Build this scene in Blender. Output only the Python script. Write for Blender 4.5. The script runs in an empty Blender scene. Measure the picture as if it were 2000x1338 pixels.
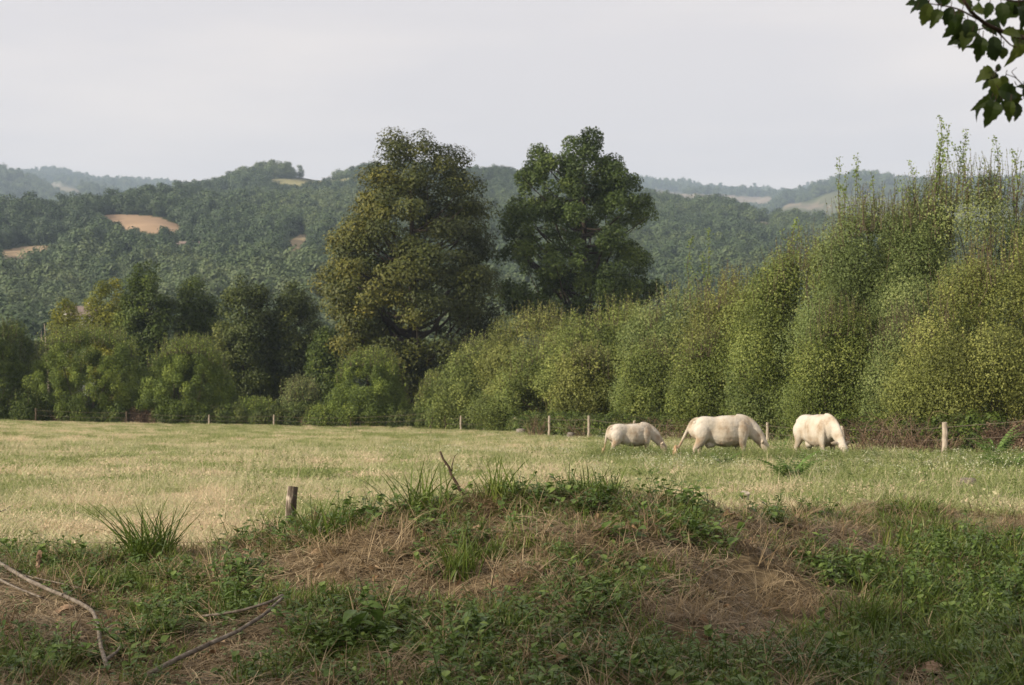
import bpy, math, random
import numpy as np
PI = math.pi
scn = bpy.context.scene
COL = scn.collection
random.seed(4)

# ------------------------------------------------------------------ camera, sky, sun, exposure
# camera at the origin, looking along +Y; a photo pixel (u,v) is the direction ((u-1000)/F, 1, (V0-v)/F)
F, V0 = 3000.0, 720.0
cam_d = bpy.data.cameras.new('camera')
cam = bpy.data.objects.new('camera', cam_d)
COL.objects.link(cam)
cam.rotation_euler = (PI/2, 0, 0)
cam_d.sensor_width = 36.0
cam_d.lens = 36.0*F/2000.0
cam_d.shift_y = (V0-669.0)/2000.0
cam_d.clip_start, cam_d.clip_end = 0.1, 20000.0
cam_d.dof.use_dof = True
cam_d.dof.focus_distance = 11.0
cam_d.dof.aperture_fstop = 6.3
scn.camera = cam

SUN = np.array([-0.82, -0.40, 0.45]); SUN /= np.linalg.norm(SUN)
sun_el = math.asin(SUN[2]); sun_az = math.atan2(SUN[0], SUN[1])
W = bpy.data.worlds.new('World'); scn.world = W; W.use_nodes = True
wn, wl = W.node_tree.nodes, W.node_tree.links
wn.clear()
wo = wn.new('ShaderNodeOutputWorld'); wb = wn.new('ShaderNodeBackground')
sk = wn.new('ShaderNodeTexSky'); sk.sky_type = 'NISHITA'; sk.sun_disc = False
sk.sun_elevation = sun_el; sk.sun_rotation = sun_az; sk.air_density = 1.0; sk.dust_density = 2.5
tc = wn.new('ShaderNodeTexCoord'); mp = wn.new('ShaderNodeMapping')
mp.inputs['Scale'].default_value = (1.6, 1.6, 9.0)
n1 = wn.new('ShaderNodeTexNoise'); n1.inputs['Scale'].default_value = 1.7; n1.inputs['Detail'].default_value = 4; n1.inputs['Roughness'].default_value = .5
cr = wn.new('ShaderNodeValToRGB')                      # the thin sheet of cloud: bluish and warm-white bands
cr.color_ramp.elements[0].position = .40; cr.color_ramp.elements[0].color = (6.2, 5.68, 5.55, 1)
cr.color_ramp.elements[1].position = .60; cr.color_ramp.elements[1].color = (7.2, 6.45, 6.0, 1)
mx = wn.new('ShaderNodeMix'); mx.data_type = 'RGBA'; mx.inputs[0].default_value = .95
wl.new(tc.outputs['Generated'], mp.inputs['Vector']); wl.new(mp.outputs[0], n1.inputs['Vector'])
wl.new(n1.outputs['Fac'], cr.inputs[0])
wl.new(sk.outputs[0], mx.inputs[6]); wl.new(cr.outputs[0], mx.inputs[7])
wl.new(mx.outputs[2], wb.inputs['Color']); wb.inputs['Strength'].default_value = 0.092
wl.new(wb.outputs[0], wo.inputs['Surface'])

sl = bpy.data.lights.new('sun', 'SUN'); sl.energy = 5.0; sl.angle = math.radians(0.6); sl.color = (1.0, .87, .70)
so = bpy.data.objects.new('sun', sl); COL.objects.link(so)
from mathutils import Vector, Matrix
so.rotation_euler = Vector(SUN).to_track_quat('Z', 'Y').to_euler()
vs = scn.view_settings
vs.view_transform = 'Standard'; vs.look = 'None'; vs.exposure = 0.60; vs.gamma = 1.0; vs.use_curve_mapping = False
cy = scn.cycles
cy.max_bounces = 5; cy.diffuse_bounces = 3; cy.glossy_bounces = 1; cy.transmission_bounces = 3
cy.volume_bounces = 0; cy.transparent_max_bounces = 8
cy.use_denoising = True
cy.caustics_reflective = False; cy.caustics_refractive = False

# ------------------------------------------------------------------ small helpers
def R(seed): return np.random.default_rng(seed)
def unit(v): return v/np.maximum(np.linalg.norm(v, axis=-1, keepdims=True), 1e-9)
def sstep(a, b, x):
    t = np.clip((x-a)/(b-a), 0, 1); return t*t*(3-2*t)

_g = R(99).random((256, 256))
def vnoise(x, y):
    xi = np.floor(x).astype(int); yi = np.floor(y).astype(int)
    fx = x-xi; fy = y-yi; fx = fx*fx*(3-2*fx); fy = fy*fy*(3-2*fy)
    a = _g[xi % 256, yi % 256]; b = _g[(xi+1) % 256, yi % 256]; c = _g[xi % 256, (yi+1) % 256]; d = _g[(xi+1) % 256, (yi+1) % 256]
    return a*(1-fx)*(1-fy)+b*fx*(1-fy)+c*(1-fx)*fy+d*fx*fy
def fbm(x, y, s, o=4):
    x = np.asarray(x, float)/s; y = np.asarray(y, float)/s; r = 0; a = .5; t = 0
    for k in range(o):
        r = r+a*vnoise(x+17.3*k, y+5.1*k); t += a; a *= .5; x = x*2.03; y = y*2.03
    return r/t

class Geo:
    def __init__(s): s.v = []; s.q = []; s.t = []; s.qt = []; s.tt = []; s.n = 0
    def add(s, v, q=None, t=None, tint=0.5):
        v = np.asarray(v, float).reshape(-1, 3); s.v.append(v)
        if q is not None and len(q):
            q = np.asarray(q, int).reshape(-1, 4); s.q.append(q+s.n); s.qt.append(np.broadcast_to(np.asarray(tint, float), (len(q),)).copy())
        if t is not None and len(t):
            t = np.asarray(t, int).reshape(-1, 3); s.t.append(t+s.n); s.tt.append(np.full(len(t), float(np.mean(tint))))
        s.n += len(v)
    def mesh(s, name, mat=None, smooth=False):
        V = np.concatenate(s.v); me = bpy.data.meshes.new(name)
        Q = np.concatenate(s.q) if s.q else np.zeros((0, 4), int); T = np.concatenate(s.t) if s.t else np.zeros((0, 3), int)
        me.vertices.add(len(V)); me.vertices.foreach_set('co', V.astype(np.float32).ravel())
        idx = np.concatenate([Q.ravel(), T.ravel()]).astype(np.int32)
        me.loops.add(len(idx)); me.loops.foreach_set('vertex_index', idx)
        st = np.concatenate([np.arange(len(Q))*4, len(Q)*4+np.arange(len(T))*3]).astype(np.int32)
        me.polygons.add(len(st)); me.polygons.foreach_set('loop_start', st)
        me.polygons.foreach_set('use_smooth', np.full(len(st), smooth, dtype=bool))
        me.update(calc_edges=True)
        a = me.attributes.new('tint', 'FLOAT', 'FACE')
        a.data.foreach_set('value', np.concatenate(s.qt+s.tt).astype(np.float32))
        if mat: me.materials.append(mat)
        return me

def link(name, me, parent=None, loc=None):
    o = bpy.data.objects.new(name, me); COL.objects.link(o)
    if parent is not None: o.parent = parent
    if loc is not None: o.location = loc
    return o
def tag(o, label, cat, group=None):
    o['label'] = label; o['category'] = cat
    if group: o['group'] = group
    return o
def empty(name, loc, label, cat, group=None, rz=0.0):
    o = bpy.data.objects.new(name, None); COL.objects.link(o); o.location = loc; o.rotation_euler = (0, 0, rz)
    o.empty_display_size = .3
    return tag(o, label, cat, group)
def kind(o, k): o['kind'] = k; return o

def tube(g, path, rad, sides=6, tint=.5, cap=False):
    P = np.asarray(path, float); n = len(P); r = np.broadcast_to(np.asarray(rad, float), (n,))
    T = unit(np.gradient(P, axis=0))
    up = np.array([0, 0, 1.0]) if abs(T[0][2]) < .9 else np.array([1.0, 0, 0])
    A = np.zeros((n, 3)); a = unit(np.cross(T[0], up)); A[0] = a
    for i in range(1, n):
        a = A[i-1]-T[i]*np.dot(A[i-1], T[i]); A[i] = a/max(np.linalg.norm(a), 1e-9)
    B = np.cross(T, A)
    an = np.arange(sides)*2*PI/sides
    v = P[:, None, :]+r[:, None, None]*(A[:, None, :]*np.cos(an)[None, :, None]+B[:, None, :]*np.sin(an)[None, :, None])
    i = np.arange(n-1)[:, None]*sides; j = np.arange(sides)[None, :]; j2 = (j+1) % sides
    q = np.stack([i+j, i+j2, i+sides+j2, i+sides+j], -1).reshape(-1, 4)
    t = None
    v = v.reshape(-1, 3)
    if cap:
        v = np.concatenate([v, P[:1], P[-1:]]); jj = np.arange(sides); k = (jj+1) % sides
        t = np.concatenate([np.stack([k, jj, np.full(sides, n*sides)], -1), np.stack([(n-1)*sides+jj, (n-1)*sides+k, np.full(sides, n*sides+1)], -1)])
    g.add(v, q, t, tint)

def curve_pts(pts, n):
    P = np.asarray(pts, float); d = np.r_[0, np.cumsum(np.linalg.norm(np.diff(P, axis=0), axis=1))]
    s = np.linspace(0, d[-1], n)
    out = np.stack([np.interp(s, d, P[:, k]) for k in range(P.shape[1])], -1)
    for _ in range(2): out[1:-1] = .25*out[:-2]+.5*out[1:-1]+.25*out[2:]
    return out

def stamp(g, tv, tq, C, X, Y, Z, S, tint):
    """copies of a small template (verts tv, quads tq) at centres C with axes X,Y,Z and sizes S"""
    N = len(C); k = len(tv); S = np.asarray(S, float)
    if S.ndim == 1: S = np.repeat(S[:, None], 3, 1)
    v = C[:, None, :]+tv[None, :, 0, None]*(X*S[:, :1])[:, None, :]+tv[None, :, 1, None]*(Y*S[:, 1:2])[:, None, :]+tv[None, :, 2, None]*(Z*S[:, 2:])[:, None, :]
    q = (np.arange(N)[:, None, None]*k+tq[None]).reshape(-1, 4)
    g.add(v.reshape(-1, 3), q, None, np.repeat(np.broadcast_to(tint, (N,)), len(tq)))

RH_V = np.array([[-.5, 0, 0], [-.05, -.5, .05], [.5, 0, 0], [-.05, .5, .05]]); RH_Q = np.array([[0, 1, 2, 3]])
def leaf_template(curl=.12, fold=.12, wid=(.03, .36, .40, .22, .01), ts=(0, .25, .5, .78, 1)):
    v = []
    for t, w in zip(ts, wid):
        z = -curl*(t-.3)**2*2
        v += [[t, -w, z+fold*w*2], [t, 0, z], [t, w, z+fold*w*2]]
    q = []
    for i in range(len(ts)-1):
        for j in range(2):
            a = i*3+j; q.append([a, a+1, a+4, a+3])
    return np.array(v), np.array(q)
OV_V, OV_Q = leaf_template()
LA_V, LA_Q = leaf_template(.2, .1, (.03, .15, .17, .10, .005))
def lobed_template():                                      # maple / mallow like leaf: a fan round the petiole
    an = np.linspace(-2.5, 2.5, 15); rr = np.array([.42, .62, .5, .46, .78, .6, .52, 1.0, .52, .6, .78, .46, .5, .62, .42])*.62
    v = [[.3, 0, 0]]+[[.3+r*math.cos(a), r*math.sin(a), .07*math.sin(a*3)-.12*r] for a, r in zip(an, rr)]
    q = [[0, i, i+1, i+2] for i in range(1, 14, 2)]
    return np.array(v), np.array(q)
LO_V, LO_Q = lobed_template()

def frames(Nrm, rng, droop=0.0):
    r = unit(rng.normal(size=Nrm.shape)+np.array([0, 0, -droop]))
    X = unit(r-Nrm*np.sum(r*Nrm, -1, keepdims=True)); Y = np.cross(Nrm, X)
    return X, Y

# ------------------------------------------------------------------ materials
def nodes(name):
    m = bpy.data.materials.new(name); m.use_nodes = True; nt = m.node_tree; nt.nodes.clear()
    return m, nt.nodes, nt.links
def ramp(n, stops, interp='LINEAR'):
    c = n.new('ShaderNodeValToRGB'); c.color_ramp.interpolation = interp; e = c.color_ramp.elements
    while len(e) < len(stops): e.new(.5)
    for k, (p, col) in enumerate(stops): e[k].position = p; e[k].color = (*col, 1)
    return c
def leaf_mat(name, stops, trans=.25, rough=.55, inst=0.0, spec=.25, itint=False):
    m, n, l = nodes(name)
    o = n.new('ShaderNodeOutputMaterial'); a = n.new('ShaderNodeAttribute'); a.attribute_name = 'tint'
    src = a.outputs['Fac']
    if inst or itint:
        ma = n.new('ShaderNodeMath'); ma.operation = 'MULTIPLY_ADD'; ma.inputs[1].default_value = inst
        if itint:
            ia = n.new('ShaderNodeAttribute'); ia.attribute_type = 'INSTANCER'; ia.attribute_name = 'itint'; l.new(ia.outputs['Fac'], ma.inputs[0])
        else:
            oi = n.new('ShaderNodeObjectInfo'); l.new(oi.outputs['Random'], ma.inputs[0])
        mb = n.new('ShaderNodeMath'); mb.operation = 'MULTIPLY'; mb.inputs[1].default_value = 1-inst
        l.new(src, mb.inputs[0]); l.new(mb.outputs[0], ma.inputs[2]); src = ma.outputs[0]
    c = ramp(n, stops); l.new(src, c.inputs[0])
    p = n.new('ShaderNodeBsdfPrincipled'); p.inputs['Roughness'].default_value = rough; p.inputs['Specular IOR Level'].default_value = spec
    l.new(c.outputs[0], p.inputs['Base Color'])
    t = n.new('ShaderNodeBsdfTranslucent'); l.new(c.outputs[0], t.inputs['Color'])
    mx = n.new('ShaderNodeMixShader'); mx.inputs[0].default_value = trans
    l.new(p.outputs[0], mx.inputs[1]); l.new(t.outputs[0], mx.inputs[2]); l.new(mx.outputs[0], o.inputs['Surface'])
    return m
def noise_mat(name, stops, scale=8.0, detail=5, rough=.85, stretch=(1, 1, 1), bump=0.0, coord='Object', spec=.2):
    m, n, l = nodes(name)
    o = n.new('ShaderNodeOutputMaterial'); t = n.new('ShaderNodeTexCoord'); mp = n.new('ShaderNodeMapping'); mp.inputs['Scale'].default_value = stretch
    ns = n.new('ShaderNodeTexNoise'); ns.inputs['Scale'].default_value = scale; ns.inputs['Detail'].default_value = detail; ns.inputs['Roughness'].default_value = .6
    l.new(t.outputs[coord], mp.inputs[0]); l.new(mp.outputs[0], ns.inputs['Vector'])
    c = ramp(n, stops); l.new(ns.outputs['Fac'], c.inputs[0])
    p = n.new('ShaderNodeBsdfPrincipled'); p.inputs['Roughness'].default_value = rough; p.inputs['Specular IOR Level'].default_value = spec
    l.new(c.outputs[0], p.inputs['Base Color'])
    if bump:
        b = n.new('ShaderNodeBump'); b.inputs['Strength'].default_value = bump; b.inputs['Distance'].default_value = .02
        l.new(ns.outputs['Fac'], b.inputs['Height']); l.new(b.outputs[0], p.inputs['Normal'])
    l.new(p.outputs[0], o.inputs['Surface'])
    return m

M = {}
M['gold'] = leaf_mat('golden_leaves', [(.0, (0.020, 0.028, 0.007)), (.45, (0.054, 0.068, 0.013)), (.8, (0.114, 0.117, 0.021)), (1, (0.182, 0.167, 0.029))], .15)
M['oak'] = leaf_mat('oak_leaves', [(.0, (0.020, 0.034, 0.008)), (.6, (0.062, 0.098, 0.019)), (1, (0.143, 0.185, 0.040))], .16)
M['dark'] = leaf_mat('dark_leaves', [(.0, (0.018, 0.029, 0.005)), (.6, (0.063, 0.098, 0.015)), (1, (0.162, 0.198, 0.030))], .16)
M['olive'] = leaf_mat('olive_leaves', [(.0, (0.022, 0.030, 0.007)), (.6, (0.068, 0.093, 0.019)), (1, (0.176, 0.190, 0.040))], .16)
M['yell'] = leaf_mat('yellowing_leaves', [(.0, (0.072, 0.094, 0.013)), (.6, (0.194, 0.209, 0.028)), (1, (0.333, 0.296, 0.039))], .3)
M['bush'] = leaf_mat('bush_leaves', [(.0, (0.031, 0.053, 0.011)), (.6, (0.130, 0.182, 0.030)), (1, (0.304, 0.360, 0.062))], .16)
M['hedge'] = leaf_mat('hedge_leaves', [(.0, (0.029, 0.040, 0.006)), (.5, (0.135, 0.179, 0.040)), (.85, (0.268, 0.301, 0.076)), (1, (0.333, 0.349, 0.115))], .16)
M['hedgey'] = leaf_mat('yellow_hedge_leaves', [(.0, (0.032, 0.036, 0.006)), (.5, (0.141, 0.166, 0.037)), (.85, (0.274, 0.288, 0.077)), (1, (0.314, 0.329, 0.113))], .16)
M['grey'] = leaf_mat('willow_leaves', [(.0, (0.032, 0.045, 0.010)), (.5, (0.139, 0.189, 0.057)), (1, (0.324, 0.351, 0.128))], .16)
M['pop'] = leaf_mat('poplar_leaves', [(.0, (.09, .14, .03)), (1, (.23, .30, .08))], .35)
M['hazel'] = leaf_mat('overhanging_leaves', [(.0, (.022, .040, .010)), (.7, (.042, .070, .014)), (1, (.10, .13, .022))], .45)
M['wood_far'] = leaf_mat('woodland_leaves', [(.0, (0.031, 0.055, 0.023)), (.4, (0.062, 0.098, 0.038)), (.75, (0.089, 0.125, 0.046)), (1, (0.126, 0.146, 0.061))], .15, inst=.62, itint=True)
M['grass'] = leaf_mat('green_grass', [(.0, (.048, .078, .013)), (.55, (.105, .155, .028)), (1, (.21, .24, .06))], .3, inst=.4, rough=.45)
M['straw'] = leaf_mat('dead_grass', [(.0, (0.086, 0.058, 0.029)), (.5, (0.212, 0.155, 0.085)), (1, (0.433, 0.348, 0.214))], .2, inst=.4)
M['weed'] = leaf_mat('weed_leaves', [(.0, (.045, .080, .018)), (.6, (.085, .14, .030)), (1, (.18, .24, .06))], .3, inst=.4, rough=.42)
M['weedblue'] = leaf_mat('ground_leaves', [(.0, (.065, .11, .035)), (.6, (.12, .18, .065)), (1, (.25, .31, .14))], .25, inst=.3, rough=.4)
M['meadow'] = leaf_mat('meadow_grass', [(.0, (.16, .21, .06)), (.3, (.30, .335, .135)), (.52, (.45, .445, .255)), (.75, (.60, .52, .35)), (1, (.62, .49, .34))], .46, itint=True, inst=.72)
M['fern'] = leaf_mat('fern_fronds', [(.0, (0.074, 0.135, 0.032)), (.7, (0.145, 0.230, 0.055)), (1, (0.293, 0.225, 0.085))], .3)
M['litter'] = leaf_mat('leaf_litter', [(.0, (.12, .07, .035)), (.6, (.26, .17, .09)), (1, (.46, .36, .24))], .15, inst=.5)
M['tallweed'] = leaf_mat('tall_meadow_weeds', [(.0, (.09, .13, .035)), (.5, (.19, .24, .075)), (1, (.34, .36, .15))], .3, inst=.6, itint=True)
M['flower'] = leaf_mat('pale_flower_heads', [(.0, (.30, .33, .20)), (1, (.45, .46, .34))], .2)
M['bark'] = noise_mat('bark', [(.3, (.018, .014, .010)), (.7, (.055, .044, .032))], 6, stretch=(1, 1, .25), bump=.6)
M['twig'] = noise_mat('twig_bark', [(.3, (.05, .038, .026)), (.7, (.13, .10, .07))], 9, stretch=(1, 1, .3))
M['deadwood'] = noise_mat('fallen_wood', [(.3, (.06, .048, .038)), (.5, (.135, .115, .094)), (.72, (.23, .205, .172))], 26, stretch=(1, 1, 1), bump=.5)
M['darktwig'] = noise_mat('dark_stick', [(.3, (.022, .015, .010)), (.7, (.075, .05, .034))], 20, bump=.4)
M['post'] = noise_mat('weathered_post', [(.3, (.22, .185, .14)), (.52, (.36, .31, .25)), (.75, (.48, .43, .36))], 9, stretch=(3, 3, .35), bump=.6)
M['oldpost'] = noise_mat('stained_post', [(.36, (.03, .024, .018)), (.52, (.10, .08, .06)), (.64, (.40, .345, .28))], 6, stretch=(4, 4, .5), bump=.8)
M['wire'] = noise_mat('rusty_wire', [(.3, (.10, .075, .05)), (.7, (.2, .17, .14))], 30)
M['stone'] = noise_mat('field_stone', [(.3, (.10, .09, .075)), (.55, (.20, .18, .155)), (.75, (.32, .295, .26))], 7, bump=.8)
M['cow'] = None
M['brown'] = leaf_mat('dry_brush', [(.0, (.055, .036, .022)), (.6, (.13, .088, .055)), (1, (.24, .17, .105))], .1)

# ------------------------------------------------------------------ the lie of the land
CREST = np.array([[-900, .20], [0, .24], [200, .26], [400, .30], [560, .43], [700, .53], [850, .63], [1000, .71], [1150, .715], [1300, .69], [1400, .63], [1500, .58], [1600, .54], [1750, .44], [1900, .40], [2100, .36], [2800, .3]])
def near_z(x, y):
    x = np.asarray(x, float); y = np.asarray(y, float)
    z = -1.34-.028*y+.5*np.square(np.minimum(x, 0)/37.0)
    yy = np.maximum(y, 3.0); u = 1000+F*x/np.maximum(yy, 9.0)
    h = np.interp(u, CREST[:, 0], CREST[:, 1])
    yc = 11.0+2.6*sstep(1300, 1900, u)
    t = y-yc
    front = 2.6+1.0*sstep(300, 1500, u)*.4
    b = np.where(t < 0, np.exp(-(t/front)**2*1.25), np.exp(-(t/1.35)**2))
    z = z+(h-.055*sstep(600, 900, u)*(1-sstep(1500, 1800, u)))*b
    k = sstep(4, 8, y)*(1-sstep(13, 22, y))
    z = z+k*((fbm(x, y, 1.1)-.5)*.24+(fbm(x+40, y, .35, 3)-.5)*.12)
    z = z+(fbm(x, y, 9.0, 3)-.5)*.30*sstep(14, 40, y)
    z = z+.55*sstep(8, 15, x-.12*y)*sstep(16, 30, y)*(1-sstep(60, 90, y))*.5
    return z
DD = np.array([110, 140, 200, 300, 420, 550, 680, 800, 950, 1120, 1300, 1420, 1700, 2400, 3000, 3400, 4500, 6200.])
HT = {
 -900: [848, 848, 840, 800, 690, 600, 522, 456, 470, 458, 440, 450, 470, 420, 385, 395, 350, 400],
 0:    [848, 848, 840, 800, 680, 590, 512, 450, 468, 458, 440, 450, 465, 410, 366, 382, 341, 390],
 100:  [848, 848, 840, 800, 680, 590, 508, 445, 466, 456, 438, 446, 460, 415, 376, 388, 348, 390],
 200:  [848, 848, 840, 800, 680, 585, 492, 440, 440, 436, 420, 428, 450, 425, 395, 400, 359, 390],
 300:  [848, 848, 840, 800, 675, 578, 490, 438, 420, 404, 388, 396, 430, 430, 405, 405, 362, 390],
 400:  [848, 848, 840, 800, 670, 568, 500, 455, 424, 396, 368, 376, 420, 440, 420, 415, 385, 400],
 480:  [848, 848, 840, 800, 670, 566, 505, 460, 425, 392, 361, 357, 410, 440, 430, 420, 390, 400],
 540:  [848, 848, 840, 800, 670, 568, 508, 462, 427, 394, 352, 344, 400, 440, 430, 420, 390, 400],
 620:  [848, 848, 840, 800, 670, 570, 510, 464, 430, 396, 350, 356, 410, 440, 430, 420, 390, 400],
 700:  [848, 848, 840, 800, 670, 574, 512, 468, 433, 398, 352, 360, 410, 440, 430, 420, 390, 400],
 950:  [848, 848, 840, 800, 680, 590, 525, 478, 440, 402, 356, 364, 410, 440, 420, 410, 385, 400],
 1120: [848, 848, 840, 800, 690, 600, 535, 486, 448, 415, 376, 384, 420, 440, 410, 400, 376, 395],
 1270: [848, 848, 840, 800, 690, 605, 545, 494, 455, 428, 405, 412, 440, 440, 402, 395, 369, 390],
 1400: [848, 848, 840, 800, 690, 610, 552, 503, 464, 438, 420, 430, 455, 440, 402, 398, 378, 390],
 1480: [848, 848, 840, 800, 690, 612, 556, 510, 474, 455, 446, 452, 470, 440, 414, 410, 380, 390],
 1540: [848, 848, 840, 800, 690, 615, 560, 515, 482, 466, 460, 466, 480, 430, 384, 400, 381, 390],
 1690: [848, 848, 840, 800, 690, 620, 565, 520, 490, 475, 470, 475, 485, 420, 357, 385, 381, 390],
 1850: [848, 848, 840, 800, 690, 620, 565, 520, 490, 478, 472, 478, 485, 425, 370, 390, 376, 390],
 2000: [848, 848, 840, 800, 690, 620, 565, 520, 490, 478, 472, 478, 485, 425, 362, 390, 370, 390],
 2900: [848, 848, 840, 800, 690, 620, 565, 520, 490, 478, 472, 478, 485, 425, 370, 390, 370, 390]}
UU = np.array(sorted(HT)); HV = np.array([HT[k] for k in UU], float)
def far_z(x, y):
    x = np.asarray(x, float); y = np.asarray(y, float)
    u = np.clip(1000+F*x/y, -899, 2899); ly = np.log(np.clip(y, 110, 6199)); LD = np.log(DD)
    i = np.clip(np.searchsorted(UU, u)-1, 0, len(UU)-2); fu = (u-UU[i])/(UU[i+1]-UU[i]); fu = fu*fu*(3-2*fu)
    j = np.clip(np.searchsorted(LD, ly)-1, 0, len(LD)-2); fd = (ly-LD[j])/(LD[j+1]-LD[j])
    def herm(ii):
        p0 = HV[ii, np.maximum(j-1, 0)]; p1 = HV[ii, j]; p2 = HV[ii, j+1]; p3 = HV[ii, np.minimum(j+2, len(LD)-1)]
        m1 = (p2-p0)/2; m2 = (p3-p1)/2; t = fd
        return (2*t**3-3*t**2+1)*p1+(t**3-2*t**2+t)*m1+(-2*t**3+3*t**2)*p2+(t**3-t**2)*m2
    v = herm(i)*(1-fu)+herm(i+1)*fu
    v = v+2*sstep(1000, 1250, y)*(1-sstep(1700, 2000, y))
    z = (V0-v)*y/F
    am = np.clip((y-300)/600, 0, 1)*np.clip(y/1000, 0, 3)
    return z+am*((fbm(x, y, 190, 4)-.5)*26+(fbm(x, y, 60, 3)-.5)*7)
def land_z(x, y):
    x = np.asarray(x, float); y = np.asarray(y, float)
    a = near_z(x, np.minimum(y, 160)); b = far_z(x, np.maximum(y, 111)); k = sstep(122, 175, y)
    return a*(1-k)+b*k
def hit(u, v):
    """where the photo's pixel (u,v) meets the land"""
    y = np.concatenate([np.arange(3, 40, .02), np.arange(40, 160, .1), np.arange(160, 3500, 2.)])
    x = (u-1000)/F*y; z = (V0-v)/F*y; g = land_z(x, y)
    k = int(np.argmax(z <= g)); return np.array([x[k], y[k], g[k]])
def gpt(x, y, dz=0.0): return np.array([x, y, float(land_z(x, y))+dz])
def upx(u, d): return (u-1000)/F*d

def grid_mesh(name, X, Y, Z, mat, smooth=True):
    n, m = X.shape; g = Geo()
    i = np.arange(n-1)[:, None]*m; j = np.arange(m-1)[None, :]
    q = np.stack([i+j, i+j+1, i+m+j+1, i+m+j], -1).reshape(-1, 4)
    g.add(np.stack([X, Y, Z], -1).reshape(-1, 3), q)
    return g.mesh(name, mat, smooth)

def ground_material():
    m, n, l = nodes('ground')
    o = n.new('ShaderNodeOutputMaterial'); t = n.new('ShaderNodeTexCoord'); p = n.new('ShaderNodeBsdfPrincipled'); p.inputs['Roughness'].default_value = .95; p.inputs['Specular IOR Level'].default_value = .1
    def ns(scale, d=5):
        k = n.new('ShaderNodeTexNoise'); k.inputs['Scale'].default_value = scale; k.inputs['Detail'].default_value = d; l.new(t.outputs['Object'], k.inputs['Vector']); return k
    a = ns(11, 8); ra = ramp(n, [(.3, (.038, .028, .017)), (.5, (.085, .064, .037)), (.7, (.17, .13, .075))]); l.new(a.outputs['Fac'], ra.inputs[0])
    b = ns(.55, 6); rb = ramp(n, [(.36, (.20, .23, .08)), (.52, (.34, .30, .15)), (.66, (.42, .32, .19))]); l.new(b.outputs['Fac'], rb.inputs[0])
    s = n.new('ShaderNodeSeparateXYZ'); l.new(t.outputs['Object'], s.inputs[0])
    mr = n.new('ShaderNodeMapRange'); mr.inputs[1].default_value = 11.8; mr.inputs[2].default_value = 14.5; l.new(s.outputs['Y'], mr.inputs[0])
    mx = n.new('ShaderNodeMix'); mx.data_type = 'RGBA'; l.new(mr.outputs[0], mx.inputs[0]); l.new(ra.outputs[0], mx.inputs[6]); l.new(rb.outputs[0], mx.inputs[7])
    l.new(mx.outputs[2], p.inputs['Base Color'])
    bp = n.new('ShaderNodeBump'); bp.inputs['Strength'].default_value = .7; bp.inputs['Distance'].default_value = .05; l.new(a.outputs['Fac'], bp.inputs['Height']); l.new(bp.outputs[0], p.inputs['Normal'])
    l.new(p.outputs[0], o.inputs['Surface']); return m
xs = np.concatenate([np.linspace(-95, -7, 70, endpoint=False), np.arange(-7, 7, .08), np.linspace(7, 95, 71)])
ys = np.concatenate([np.linspace(-40, 4, 30, endpoint=False), np.arange(4, 17, .08), np.geomspace(17, 185, 130)])
XX, YY = np.meshgrid(xs, ys)
kind(link('ground', grid_mesh('ground', XX, YY, land_z(XX, YY), ground_material())), 'structure')

# open patches among the hillside woods, as outlines in photo pixels: (outline, colour)
PATCH = [([(203, 420), (225, 419), (260, 419), (310, 424), (350, 440), (352, 452), (330, 456), (285, 455), (240, 448), (203, 440)], (.30, .215, .14)),
         ([(0, 490), (45, 482), (115, 478), (118, 488), (60, 498), (30, 510), (0, 512)], (.30, .23, .15)),
         ([(170, 488), (270, 484), (272, 492), (175, 497)], (.30, .22, .15)),
         ([(342, 475), (395, 475), (390, 488), (345, 488)], (.34, .27, .18)),
         ([(553, 482), (575, 464), (605, 452), (600, 470), (585, 488), (575, 518), (556, 518)], (.30, .24, .15)),
         ([(498, 356), (545, 349), (620, 347), (720, 347), (720, 353), (640, 358), (590, 363), (560, 362)], (.20, .19, .10)),
         ([(1470, 428), (1510, 430), (1520, 438), (1500, 442), (1475, 438)], (.22, .20, .13)),
         ([(1295, 505), (1335, 508), (1335, 520), (1300, 518)], (.36, .26, .17)),
         ([(1275, 376), (1400, 380), (1510, 386), (1500, 398), (1460, 400), (1390, 392), (1275, 388)], (.20, .17, .13)),
         ([(1545, 396), (1600, 398), (1640, 405), (1590, 408), (1530, 404)], (.19, .16, .115)),
         ([(90, 352), (150, 366), (160, 376), (110, 372)], (.2, .19, .15)),
         ([(40, 385), (70, 388), (60, 396), (35, 394)], (.26, .24, .14))]
def inside(poly, u, v):
    P = np.array(poly, float); r = np.zeros(np.shape(u), bool); j = len(P)-1
    for i in range(len(P)):
        c = ((P[i, 1] > v) != (P[j, 1] > v)) & (u < (P[j, 0]-P[i, 0])*(v-P[i, 1])/(P[j, 1]-P[i, 1]+1e-9)+P[i, 0]); r ^= c; j = i
    return r
def patch_of(x, y, z, grow=0.0):
    u = 1000+F*x/y; v = V0-F*z/y; r = np.full(np.shape(x), -1)
    for k, (poly, c) in enumerate(PATCH):
        ok = inside(poly, u, v+grow)
        far = k >= 8
        ok &= (y > 1900) if far else (y < 1460)
        r[ok] = k
    return r
uu = np.linspace(-880, 2880, 760); dd = np.concatenate([np.geomspace(150, 1500, 330), np.geomspace(1510, 6200, 150)])
UG, DG = np.meshgrid(uu, dd); XG = (UG-1000)/F*DG; ZG = land_z(XG, DG)
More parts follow.
